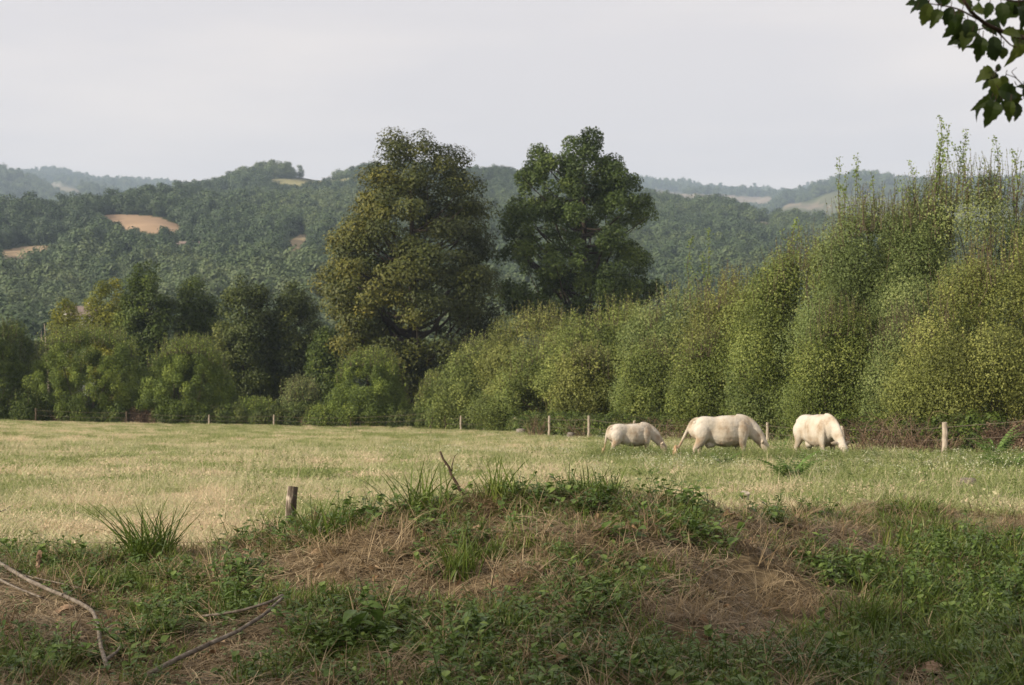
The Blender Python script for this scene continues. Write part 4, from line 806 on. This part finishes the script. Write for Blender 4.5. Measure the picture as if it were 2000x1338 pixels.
def off_branches(x, y, below=30, r=38):
    u, v = uv(x, y, land_z(x, y)); ok = np.ones(len(x), bool)
    for L_ in LIE:
        for (a, b), (c, e) in zip(L_[:-1], L_[1:]):
            t = np.clip(((u-a)*(c-a)+(v-below-b)*(e-b))/((c-a)**2+(e-b)**2), 0, 1); ok &= np.hypot(u-a-t*(c-a), v-below-b-t*(e-b)) > r
    return ok
rng = R(250); x, y = surf(rng, 3600, 5.4, 14.2); ix = np.where(off_branches(x, y, 24, 30), rng.integers(0, 4, len(x)), rng.integers(0, 2, len(x))); lay('straw_mat', rng, x, y, ST, .6+.6*rng.random(len(x)), idx=ix, w=1.0, label='dead cut grass lying on the near bank', tint=.35*rng.random(len(x))+.65*fbm(x, y, .8, 3))
rng = R(251); x, y = surf(rng, 9500, 5.3, 13.6); gk = bank_green(x, y); ok = (gk > .25+.7*rng.random(len(x))) & off_branches(x, y); x, y = x[ok], y[ok]
u_, v_ = uv(x, y, land_z(x, y)); lay('bank_grass', rng, x, y, GR, (.55+.6*rng.random(len(x)))*(.8+.35*sstep(1500, 1800, u_)), w=.3, label='green grass growing on the near bank')
rng = R(252); x, y = surf(rng, 4300, 5.3, 13.2); gk = bank_green(x, y); ok = gk+(fbm(x+30, y, .5, 3)-.5)*1.5 > .45+.6*rng.random(len(x)); ok &= off_branches(x, y); x, y = x[ok], y[ok]
lay('bank_weeds', rng, x, y, HB, .6+.7*rng.random(len(x)), w=.3, label='small leafy weeds among the grass of the near bank')
rng = R(253); x, y = surf(rng, 1500, 5.3, 12.5); ok = bank_green(x, y)+(fbm(x+60, y, .6, 3)-.5)*2 > .35; x, y = x[ok], y[ok]
lay('bank_leaves', rng, x, y, LF, .6+.6*rng.random(len(x)), w=.8, label='low bluish green leaves creeping over the near bank')
rng = R(254); x, y = surf(rng, 420, 5.3, 11); z = land_z(x, y)
scatter('leaf_litter', np.stack([x, y, z+.025], -1), np.stack([rng.normal(size=len(x))*.5, rng.normal(size=len(x))*.5, rng.random(len(x))*6.28], -1), .5+.8*rng.random(len(x)), LT, label='fallen dry leaves on the near bank')

# the meadow: seedy dry grass with greener herb patches, getting coarser with distance only in its spacing
def meadow_proto(seed, n, L, w, r, h=0, fl=0):
    rg = R(seed); g = Geo(); blades(g, rg, n, r, L, w, .8, .7)
    m = int(n*2.4); c = np.stack([rg.normal(size=m)*r*.7, rg.normal(size=m)*r*.7, L*(.1+.6*rg.random(m))], -1); N_ = unit(rg.normal(size=(m, 3))+[0, 0, .8]); X_, Y_ = frames(N_, rg); S_ = (.02+.02*rg.random(m))*(w/.008)**.5
    stamp(g, RH_V, RH_Q, c, X_, Y_, N_, np.stack([S_, S_*.6, S_], -1), rg.random(m))
    if h: herb(g, g, rg, h, L*.9, .05, 'la', r*.6, 10)
    return proto('meadow_clump', g.mesh('meadow_clump', M['meadow']))
MP = [meadow_proto(261, 40, .17, .008, .20), meadow_proto(262, 30, .24, .006, .22), meadow_proto(263, 26, .13, .009, .2, 4), meadow_proto(264, 44, .11, .009, .24)]
MF = [meadow_proto(265, 52, .16, .016, .34), meadow_proto(266, 40, .22, .014, .34), meadow_proto(267, 32, .14, .018, .34, 5), meadow_proto(268, 54, .11, .018, .36)]
def meadow(seed, n, y0, y1, protos, nm, label):
    rng = R(seed); x, y = surf(rng, n, y0, y1, .39, 1.0); fe = np.interp(1000+F*x/y, FL[:, 0], FL[:, 1]); hd = near_z(x, y)-(-1.34-.028*y)
    ok = (y < fe+.5) & (y > 12.6+1.6*sstep(1300, 1900, 1000+F*x/y)*.8); x, y = x[ok], y[ok]; u, v = uv(x, y, land_z(x, y))
    dry = .42+(fbm(x, y*.7, .8, 4)-.5)*2.3+(fbm(x+50, y*.5, 3, 3)-.5)*.7+.30*sstep(940, 1060, v)-.20*sstep(900, 1350, u)*sstep(1020, 940, v)-.12*sstep(930, 850, v)+.22*sstep(300, 0, u)*sstep(920, 850, v)-.04*sstep(500, 700, u)
    t = np.clip(dry+rng.normal(size=len(x))*.24, 0, 1)
    lay(nm, rng, x, y, protos, (.55+.9*rng.random(len(x))**1.8)*(1+.15*sstep(1000, 1400, u)), tint=t, w=.5, label=label)
meadow(271, 9500, 12.3, 26, MP, 'meadow_grass', 'dry and green meadow grass behind the near bank')
meadow(272, 13000, 26, 55, MF, 'meadow_grass', 'pale meadow grass in the middle of the field')
meadow(273, 21000, 55, 120, MF, 'meadow_grass', 'pale meadow grass along the far fence')
TS = [P('tall_stalk', lambda g, r: blades(g, r, 7, .10, .46, .006, .45, .35, (.55, 1)), 'meadow', 276), P('tall_stalk', lambda g, r: blades(g, r, 12, .14, .34, .007, .6, .4, (.3, .9)), 'meadow', 277)]
rng = R(278); x, y = surf(rng, 5200, 14.5, 60, .39, 1.0); u, v = uv(x, y, land_z(x, y)); ok = (y < np.interp(u, FL[:, 0], FL[:, 1])-1) & (fbm(x+3, y, 2.5, 3)+.25*rng.random(len(x)) > .58); x, y = x[ok], y[ok]
lay('tall_meadow_stalks', rng, x, y, TS, .6+.7*rng.random(len(x)), tint=np.clip(.35+.6*rng.random(len(x)), 0, 1), w=.2, label='taller pale stalks standing above the meadow grass')
# taller weeds round the cows
WD = [P('tall_weed', lambda g, r: (herb(g, g, r, 9, .42, .075, 'la', .16, 16), blades(g, r, 16, .2, .4, .01, .5, .5)), 'tallweed', 281), P('tall_weed', lambda g, r: herb(g, g, r, 8, .36, .06, 'ov', .18, 14), 'tallweed', 282)]
WF = [P('flower_heads', lambda g, r: [stamp(g, RH_V, RH_Q, np.stack([r.normal(size=26)*.18, r.normal(size=26)*.18, .30+.14*r.random(26)], -1), *frames(unit(r.normal(size=(26, 3))+[0, 0, 1]), r), unit(r.normal(size=(26, 3))+[0, 0, 1]), np.full(26, .026), r.random(26))], 'flower', 283)]
rng = R(284); x, y = surf(rng, 6200, 17, 46, .39, 1); u, v = uv(x, y, land_z(x, y)); dens = (fbm(x, y, 2.0, 3)-.44)*4*sstep(1050, 1300, u)+.25*sstep(1300, 1500, u)+(fbm(x+31, y, 1.6, 3)-.62)*2.5; ok = dens > rng.random(len(x)); x, y = x[ok], y[ok]
cx, cyy = [], []
for cu, cv, cw in [(1233, 899, 1.0), (1412, 906, 1.25), (1604, 910, .9), (1500, 905, .8)]:
    q = hit(cu, cv); cx.append(q[0]+rng.normal(size=170)*cw*.75); cyy.append(q[1]-.15-np.abs(rng.normal(size=170))*.9)
x = np.concatenate([x]+cx); y = np.concatenate([y]+cyy)
lay('tall_weeds', rng, x, y, WD, .5+.75*rng.random(len(x))**1.5, tint=np.clip(.5+(fbm(x, y, 1.3, 3)-.5)*2.2+rng.normal(size=len(x))*.15, 0, 1), w=.3, label='taller green weeds hiding the feet of the cows')
rng = R(285); x, y = surf(rng, 4200, 24, 70, .39, 1); u, v = uv(x, y, land_z(x, y)); fe = np.interp(u, FL[:, 0], FL[:, 1]); ok = ((fbm(x+9, y, 4, 3)-.44)*1.3*sstep(600, 1100, u) > rng.random(len(x))) & (y < fe-.5); x, y = x[ok], y[ok]
lay('meadow_flowers', rng, x, y, WF, .7+.5*rng.random(len(x)), w=.2, label='whitish seed heads dotted through the green of the meadow')

# ferns
def fern(label, u, v, h, seed, nf=15, d=None):
    rng = R(seed); p = hit(u, v) if d is None else gpt(upx(u, d), d); h = h*1.18; root = empty('bracken_fern', tuple(p), label, 'fern', 'bracken ferns in the meadow'); k0 = None; me = None
    for k in range(nf):
        g = Geo(); az = 0.0; L = h*1.15; t = np.linspace(0, 1, 9); path = np.stack([L*.75*t**1.3, 0*t, L*(t-.42*t**2.4)], -1); tube(g, path, np.linspace(.006, .002, 9), 4, tint=.3)
        for s in (-1, 1):
            n = 13; tt = np.linspace(.22, .97, n); c = np.stack([np.interp(tt, t, path[:, q]) for q in range(3)], -1); ln = L*.36*(1.04-tt)**.8
            for j in range(6):
                fr = (j+.5)/6; cc = c+np.stack([.25*ln*fr, s*ln*fr, -.10*ln*fr], -1); X = unit(np.tile([.9, s*.35, -.05], (n, 1))+rng.normal(size=(n, 3))*.15); Z = unit(np.tile([-.3, -.45, .8], (n, 1))+rng.normal(size=(n, 3))*.5); Y = unit(np.cross(Z, X)); S = ln*.34*(1.05-fr*.8)
                stamp(g, RH_V, RH_Q, cc, X, Y, Z, np.stack([S*1.15, S*.7, S], -1), np.clip(.3+.3*rng.random()+rng.normal(size=n)*.12, 0, 1))
        o = link('frond', g.mesh('frond', M['fern']), root); o.rotation_euler = (rng.normal()*.12, rng.normal()*.15, k*2*PI/nf+rng.normal()*.3); s = .75+.45*rng.random(); o.scale = (s, s, s)
for k, (u, v, h, lb) in enumerate([(1545, 948, .62, 'dark green fern standing alone below the rightmost cow'), (1415, 918, .42, 'fern before the front legs of the middle cow'), (1630, 905, .40, 'fern under the muzzle of the rightmost cow'),
     (1700, 905, .42, 'fern halfway between the rightmost cow and the lone grey post'), (1945, 905, .85, 'largest fern, pale green, near the right picture edge'), (1530, 900, .55, 'fern between the two larger cows'), (1260, 945, .34, 'small fern below the smallest cow'), (1800, 915, .4, 'fern left of the foot of the lone grey post'), (1975, 930, .6, 'browning fern right below the largest one')]): fern(lb, u, v, h, 400+k)

def brush(label, u, d, w, h, seed, n=120):
    rng = R(seed); p = gpt(upx(u, d), d); g = Geo()
    for _ in range(n):
        a = np.array([rng.uniform(-w, w), rng.normal()*.35, 0]); e = a+np.array([rng.normal()*.7, rng.normal()*.4, h*rng.random()]); tube(g, limb_path(a, e, rng, 6, -.25), np.linspace(.012, .003, 6), 4, tint=rng.random())
    tag(link('brush_pile', g.mesh('brush_pile', M['brown']), None, tuple(p)), label, 'brush', 'piles of dry brush along the hedge foot')
brush('wide heap of dry brown stems left of the lone grey post', 1760, 47.5, 1.5, 1.3, 431, 210)
brush('small heap of dry brown stems touching the lone grey post', 1822, 46.2, .6, .7, 432, 90)
brush('low dry brush between the smallest and the middle cow', 1320, 67, 1.5, 1.0, 433, 130)
brush('dry brown stems behind the post nearest the tail of the smallest cow', 1165, 75, 1.2, 1.0, 434, 110)
brush('dry brown brush behind the post left of the smallest cow group', 1090, 80, 1.6, 1.2, 435, 130)

# single plants, sticks and fallen branches on the near bank
def clump(name, label, u, v, fn, mat, seed, cat='plant', group=None):
    g = Geo(); fn(g, R(seed)); p = hit(u, v); return tag(link(name, g.mesh(name, M[mat]), None, tuple(p-[0, 0, .01])), label, cat, group)
clump('grass_tuft', 'biggest tuft of long arching grass on the left of the bank', 290, 1098, lambda g, r: (blades(g, r, 110, .13, .46, .012, .8, .7), blades(g, r, 80, .18, .28, .010, 1, .8)), 'grass', 441, 'grass')
clump('grass_tuft', 'tuft of blades growing at the foot of the dark leaning stick', 985, 985, lambda g, r: blades(g, r, 60, .13, .34, .011, .55, .4), 'grass', 442, 'grass')
clump('grass_tuft', 'sparse tall grass in the middle of the bank crest, right of the stick', 1150, 975, lambda g, r: blades(g, r, 70, .2, .27, .009, .5, .4), 'grass', 443, 'grass')
clump('grass_tuft', 'dark arching grass between the near post and the stick', 830, 1010, lambda g, r: blades(g, r, 80, .18, .38, .012, .9, .7), 'grass', 444, 'grass')
clump('grass_tuft', 'grass tuft to the right of the rough near post', 640, 1055, lambda g, r: blades(g, r, 60, .14, .34, .011, .9, .7), 'grass', 445, 'grass')
clump('grass_tuft', 'upright tuft in the middle of the brown bank face', 900, 1130, lambda g, r: blades(g, r, 90, .13, .28, .009, .5, .5), 'grass', 446, 'grass')
clump('grass_tuft', 'dark rushy tuft low on the right side', 1690, 1235, lambda g, r: (blades(g, r, 70, .16, .42, .006, .4, .7), blades(g, r, 60, .2, .3, .007, .8, .8)), 'grass', 447, 'grass')
clump('grass_tuft', 'thin grass tuft at the left picture edge below the wire', 60, 1100, lambda g, r: blades(g, r, 40, .2, .22, .006, .8, .5), 'grass', 448, 'grass')
clump('dead_grass_tuft', 'brown dead tuft hanging under the foot of the leaning stick', 940, 1000, lambda g, r: (blades(g, r, 140, .12, .24, .004, 1.1, 1.2), blades(g, r, 40, .1, .2, .004, .6, .6)), 'straw', 449, 'grass')
clump('dock_plant', 'broad leaved dock plant standing low left of centre with one pale upright leaf', 690, 1265, lambda g, r: herb(g, g, r, 10, .26, .26, 'la', .06, 4, .4), 'weed', 451)
clump('leafy_plant', 'dark broad leaved plant on the bank crest right of the near post', 700, 1035, lambda g, r: herb(g, g, r, 14, .26, .11, 'ov', .13, 7), 'weed', 452)
clump('leafy_plant', 'spreading lobed leaf plant at the foot of the near post', 520, 1062, lambda g, r: herb(g, g, r, 22, .20, .10, 'lo', .26, 5), 'weed', 453)
clump('leafy_plant', 'thick heap of bright leaves spilling over the crest right of centre', 1310, 990, lambda g, r: herb(g, g, r, 30, .20, .085, 'ov', .17, 7), 'weed', 454)
clump('leafy_plant', 'leaf heap lower down the slope under the bright heap', 1345, 1050, lambda g, r: herb(g, g, r, 22, .16, .085, 'ov', .17, 6), 'weed', 455)
clump('leafy_plant', 'tall single sprout with rounded leaves on top of the bank', 1173, 985, lambda g, r: herb(g, g, r, 3, .24, .06, 'ov', .015, 9), 'weed', 456)
clump('leafy_plant', 'slim sprout left of the tall one on the bank top', 1097, 985, lambda g, r: herb(g, g, r, 2, .24, .045, 'la', .02, 9), 'weed', 457)
clump('leafy_plant', 'round leaved plant on the straw below the tall sprout', 1190, 1050, lambda g, r: herb(g, g, r, 9, .12, .10, 'ov', .08, 5, .5), 'weed', 458)
clump('leafy_plant', 'pale green sprig low in the middle of the slope', 915, 1265, lambda g, r: herb(g, g, r, 4, .20, .11, 'ov', .04, 8), 'weedblue', 459)
for k, (u, v, lb) in enumerate([(1150, 1200, 'leafy nettle patch right of centre on the lower slope'), (1420, 1320, 'nettle patch in the middle of the bottom edge'), (1250, 1325, 'nettle patch at the bottom edge left of the middle one'), (1600, 1325, 'nettle patch at the bottom edge right of the middle one')]):
    clump('nettle_patch', lb, u, v, lambda g, r: herb(g, g, r, 26, .24, .075, 'la', .22, 12), 'weed', 460+k, group='nettles at the foot of the bank')
for k, (u, v, lb) in enumerate([(1900, 1200, 'dense dark bramble at the right, middle one of its row'), (1985, 1190, 'dark bramble cut by the right picture edge'), (1840, 1120, 'bramble higher on the slope at the right')]):
    clump('bramble_bush', lb, u, v, lambda g, r: herb(g, g, r, 46, .34, .06, 'ov', .26, 16, .5), 'weed', 470+k, 'bush', 'brambles at the right of the bank')

def branch_px(name, label, pts, r0, r1, seed, mat='deadwood', lift=.07, sub=(), zs=None, cat='branch', part='side_branch', parent=None, group=None):
    rng = R(seed); W_ = []; r0, r1 = r0*.92, r1*.92
    for k, (u, v) in enumerate(pts):
        p = hit(u, v); W_.append(p+np.array([0, 0, lift+(zs[k] if zs else 0)]))
    n = max(10, 6*len(pts)); c = curve_pts(W_, n)+rng.normal(size=(n, 3))*r0*.06; g = Geo(); tube(g, c, np.linspace(r0, r1, n)*(1+rng.normal(size=n)*.04), 9, cap=True)
    o = link(name, g.mesh(name, M[mat], True), parent)
    if parent is None: tag(o, label, cat, group)
    for sp in sub: branch_px(part, None, sp[0], sp[1], sp[2], seed+1, mat, lift, parent=o)
    return o
branch_px('fallen_branch', 'long crooked grey branch lying in the grass at the left', [(-40, 1092), (0, 1120), (45, 1150), (90, 1172), (145, 1195), (180, 1215), (192, 1245), (196, 1285), (208, 1330)], .0155, .0125, 501, sub=[([(30, 1142), (100, 1158), (190, 1180)], .006, .003), ([(120, 1185), (150, 1172), (172, 1150)], .005, .002), ([(194, 1262), (215, 1250), (240, 1225)], .005, .002), ([(-20, 1145), (30, 1170), (80, 1190)], .010, .006), ([(204, 1318), (228, 1300), (240, 1282)], .011, .006)])
branch_px('fallen_branch', 'grey branch with a torn pale end running to the bottom edge', [(555, 1192), (520, 1228), (465, 1262), (400, 1292), (350, 1318), (290, 1350)], .009, .016, 502, lift=.08, sub=[([(552, 1190), (525, 1207), (470, 1221), (430, 1228), (390, 1232)], .010, .007)])
branch_px('thin_stick', 'thin dark twig lying at the bottom left of centre', [(640, 1285), (600, 1310), (540, 1340)], .006, .004, 503, 'darktwig', .04)
branch_px('thin_stick', 'broken twig end poking in at the left picture edge', [(-30, 1035), (5, 1032), (20, 1020)], .009, .007, 504, 'deadwood', zs=[.12, .12, .12])
def stick(label, u, v, du, dv, r, seed, d=None, twigs=(), name='upright_stick', group=None):
    rng = R(seed); p = hit(u, v); s = p[1]/F; a = p-[0, 0, .06]; e = p+np.array([du*s, .05, -dv*s]); g = Geo(); tube(g, limb_path(a, e, rng, 9, .02), np.linspace(r, r*.55, 9), 7, cap=True)
    for f, dx, dz in twigs: b = a+(e-a)*f; tube(g, limb_path(b, b+np.array([dx*s, -.02, -dz*s]), rng, 5, 0), np.linspace(r*.4, .001, 5), 5)
    tag(link(name, g.mesh(name, M['darktwig'], True), None), label, 'stick', group)
stick('dark bare stick leaning left over the crest against the field', 932, 985, -73, -102, .0135, 511, twigs=((.68, 12, -36), (.83, -6, 12)))
stick('short slanting stick on the crest beside the bright leaf heap', 1282, 975, -22, -48, .006, 512, twigs=((.4, 22, -20),))
stick('thin dark upright twig in the middle of the lower slope, left one of two', 950, 1185, 18, -78, .004, 513)
stick('thin dark upright twig in the middle of the lower slope, right one of two', 975, 1190, 45, -60, .004, 514)
stick('dark twig slanting low left of centre on the slope', 800, 1200, 25, -50, .005, 515)
stick('yellow brown slanting stalk beside the nettle patch', 1100, 1250, 65, -85, .004, 516)
stick('straight thin stalk standing in the grass at the right', 1768, 1260, -2, -150, .004, 517)
stick('thin stalk in the dark rushy tuft at the right', 1655, 1262, -8, -90, .004, 518)
for k, (u, v, du, dv, lb) in enumerate([(505, 1045, 10, -46, 'dark seed stalk beside the near post'), (455, 1050, -16, -50, 'thin branching weed stalk left of the dark seed stalk'), (405, 1060, -20, -46, 'thin weed stalk between the big tuft and the lobed plant'), (320, 1060, -6, -60, 'bare weed stalk rising out of the biggest tuft'), (735, 1005, -30, -60, 'feathery dead stalk against the field right of the near post')]):
    stick(lb, u, v, du, -dv*-1, .0035, 530+k, twigs=((.5, 9, 12), (.62, -10, 12), (.75, 8, 10), (.85, -7, 9)), name='weed_stalk', group='weed stalks on the bank crest')
stick('dead brown stem standing before the field between post and stick', 745, 1010, -4, -56, .005, 519)
def slab(label, u, v, L, w, rz, seed, tiltx=.3, up=0.0):
    rng = R(seed); p = hit(u, v); g = Geo(); n, k = 9, 5; t = np.linspace(-.5, .5, n); a = np.linspace(-1.1, 1.1, k); rw = w*(.7+.3*np.cos(t*2.4))*(1+rng.normal(size=n)*.12)
    for th in (0, .008):
        pass
    V = []
    for th in (0.0, .007):
        V.append(np.stack([np.repeat(t*L, k)+rng.normal(size=n*k)*.006, (rw[:, None]*np.sin(a)[None]).ravel(), (rw[:, None]*.5*np.cos(a)[None]).ravel()-th+.02*np.repeat(np.sin(t*5), k)], -1))
    V = np.concatenate(V); i = np.arange(n-1)[:, None]*k; j = np.arange(k-1)[None]; q = np.stack([i+j, i+k+j, i+k+j+1, i+j+1], -1).reshape(-1, 4); rim = [[a_, a_+k, a_+k+n*k, a_+n*k] for r_ in (0, k-1) for a_ in range(r_, (n-1)*k, k)]
    g.add(V, np.concatenate([q, q+n*k, np.array(rim)])); o = link('bark_piece', g.mesh('bark_piece', M['bark_pale'], True), None, tuple(p+[0, 0, .035+up])); o.rotation_euler = (tiltx, -up*6 if up else rng.normal()*.1, rz); tag(o, label, 'bark', 'loose pieces of bark on the bank')
M['bark_pale'] = noise_mat('loose_bark', [(.3, (.10, .065, .04)), (.55, (.22, .15, .095)), (.75, (.34, .26, .18))], 14, stretch=(1, 5, 5), bump=.5)
slab('curled brown bark piece beside the crooked branch', 118, 1205, .15, .035, .3, 521)
slab('bark sliver standing upright by the crooked branch', 76, 1160, .10, .018, 1.4, 522, up=.18)
slab('flat bark piece in the lower right corner of the picture', 1805, 1325, .16, .06, -.4, 523)
slab('pale torn bark on the ground at the bottom centre', 835, 1325, .12, .05, .7, 524)

# ------------------------------------------------------------------ branch overhanging the top right, and the trees beside the camera that shade the bank
def hanging(label, d, segs, leaves, seed):
    rng = R(seed); g = Geo(); st = Geo(); pt = lambda u, v, dy=0: np.array([(u-1000)/F*(d+dy), d+dy, (V0-v)/F*(d+dy)])
    root = empty('overhanging_branch', tuple(pt(*segs[0][0][0])), label, 'branch', 'leafy branches hanging into the top right corner'); o = np.array(root.location)
    for pts, r0, r1 in segs:
        tube(st, curve_pts([pt(u, v, rng.normal()*.03) for u, v in pts], 14)-o, np.linspace(r0, r1, 14), 7)
    C, X, Nn, S = [], [], [], []
    for u, v, du, dv, s in leaves:
        a = pt(u, v, rng.normal()*.06); sc = d/F; x = np.array([du*sc, rng.normal()*.25*abs(s)*sc, -dv*sc]); x = x/np.linalg.norm(x); nn = np.array([rng.normal()*.45, -1., .35+rng.normal()*.45])
        nn = nn-x*np.dot(nn, x); C.append(a-o); X.append(x); Nn.append(nn/np.linalg.norm(nn)); S.append(np.array([s, s*(.7+.5*rng.random()), s*(.3+1.6*rng.random())])*sc)
        tube(st, [a-o-x*.006+np.array([0, 0, .012]), a-o+x*.003], .0012, 4)
    C, X, Nn, S = map(np.array, (C, X, Nn, S)); tv, tq = leaf_template(.5, .16, (.04, .26, .30, .42, .36, .43, .33, .34, .20, .17, .005), (0, .12, .18, .36, .42, .56, .62, .76, .82, .92, 1.06)); stamp(g, tv, tq, C, X, np.cross(Nn, X), Nn, S, R(seed+1).random(len(C)))
    link('leaves', g.mesh('leaves', M['hazel']), root); link('twigs', st.mesh('twigs', M['darktwig'], True), root)
hanging('leafy twig crossing the top right corner, upper one of two', 4.6, [([(2060, 88), (1990, 72), (1945, 58), (1910, 38), (1885, 12), (1870, -30)], .0075, .005), ([(1910, 38), (1870, 16), (1824, 8), (1790, 4)], .003, .0014), ([(1945, 58), (1975, 90), (2010, 98)], .003, .0015), ([(1930, 52), (1900, 62), (1875, 60)], .0022, .001), ([(2060, -20), (1990, 5), (1930, -8)], .004, .002)],
  [(1790, 5, -18, 2, 20), (1792, 14, -14, 8, 16), (1815, 2, -24, 12, 34), (1815, 6, -10, 40, 42), (1838, 18, -18, 26, 34), (1832, 16, -6, 30, 30), (1858, 14, -8, 30, 34), (1852, -8, -8, 18, 20), (1880, 20, -20, 22, 30), (1872, 34, -16, 34, 42), (1890, 36, 4, 40, 46), (1884, 46, -8, 38, 40), (1880, 70, -26, 14, 26), (1905, 44, -12, 24, 30), (1900, 60, -24, 24, 34), (1918, 48, 24, 8, 36), (1930, 46, 34, 10, 40), (1912, 66, -14, 34, 44), (1920, 72, -8, 38, 42), (1940, 70, 4, 44, 46), (1938, 84, 6, 34, 36), (1958, 62, 32, 4, 36), (1960, 92, -2, 18, 22), (1975, 66, 26, 10, 42), (1985, 72, 2, 36, 46), (1992, 84, 4, 24, 34), (1910, -2, 10, 12, 26), (1934, 4, -6, 24, 30), (1955, 4, 2, 38, 44), (1970, 0, 14, 32, 42), (1990, 10, 10, 26, 38), (1985, -6, 20, 10, 36), (1868, -6, 20, 8, 30), (1880, 2, 16, 12, 30), (1996, 2, -10, 20, 28), (1900, 14, 20, 8, 28), (1865, 28, 12, 24, 26), (1826, -4, 16, 6, 24)], 531)
hanging('leafy twig hanging at the right edge, lower one of two', 4.7, [([(2060, 200), (2010, 188), (1975, 182), (1950, 168)], .003, .0015), ([(2010, 180), (1985, 152), (1965, 145)], .002, .001), ([(1985, 152), (1975, 140), (1986, 132)], .0015, .0008), ([(1950, 168), (1942, 150), (1950, 132)], .002, .001)],
  [(1948, 140, 4, -14, 18), (1944, 140, -30, 6, 34), (1946, 140, -14, 18, 30), (1940, 152, 2, 26, 30), (1934, 158, -14, 14, 20), (1942, 168, -4, 30, 34), (1965, 148, -8, 16, 22), (1950, 175, 28, 8, 40), (1955, 178, -6, 26, 34), (1938, 190, -22, 14, 34), (1930, 200, -26, 16, 36), (1945, 196, -12, 32, 42), (1955, 195, 8, 30, 38), (1972, 178, 10, 30, 42), (1975, 196, -4, 30, 36), (1984, 200, 6, 32, 34), (1985, 168, 20, 10, 34), (2000, 170, 10, 20, 36), (1968, 190, -10, 24, 30)], 533)
def roadside(label, x, y, H, R0, zlo, seed, nl=26000, nb=120):
    rng = R(seed); zb = float(near_z(x, y)); root = empty('roadside_tree', (x, y, zb), label, 'tree', 'trees standing beside the camera'); g = Geo()
    C, B = crown(g, rng, [(zlo, R0*.6, R0*.6), (zlo+(H-zlo)*.3, R0, R0), (zlo+(H-zlo)*.65, R0*.9, R0*.9), (H, R0*.25, R0*.25)], nb, 1.15, nl, .26, fill=.25); link('crown', g.mesh('crown', M['dark']), root)
    t = Geo(); tube(t, np.stack([np.zeros(8), np.zeros(8), np.linspace(-.3, H*.8, 8)], -1), np.linspace(.3, .08, 8), 9)
    for c in C[:30]: tube(t, limb_path((0, 0, max(zlo*.7, c[2]-2.5)), c, rng), np.linspace(.09, .02, 7), 6)
    link('trunk', t.mesh('trunk', M['bark'], True), root)
roadside('tall leafy tree left of the camera whose shade falls on the bank', -26, -9, 18.7, 6.6, 7.0, 541, 20000, 180)
roadside('leafy tree standing behind the camera with hanging branches', 4.0, -5.5, 11, 3.6, 4.0, 544, 7000, 70)

# ------------------------------------------------------------------ the air
g = Geo(); a, b = np.array([-6500, -300, -60.]), np.array([6500, 6600, 640.])
g.add([[(a, b)[i][0], (a, b)[j][1], (a, b)[k][2]] for k in (0, 1) for j in (0, 1) for i in (0, 1)], [[0, 2, 3, 1], [4, 5, 7, 6], [0, 1, 5, 4], [2, 6, 7, 3], [0, 4, 6, 2], [1, 3, 7, 5]])
m, n, l = nodes('haze'); o = n.new('ShaderNodeOutputMaterial'); p = n.new('ShaderNodeVolumePrincipled'); p.inputs['Density'].default_value = .00016; p.inputs['Color'].default_value = (.60, .77, 1.0, 1); p.inputs['Anisotropy'].default_value = .0
l.new(p.outputs[0], o.inputs['Volume']); kind(link('haze', g.mesh('haze', m)), 'stuff')
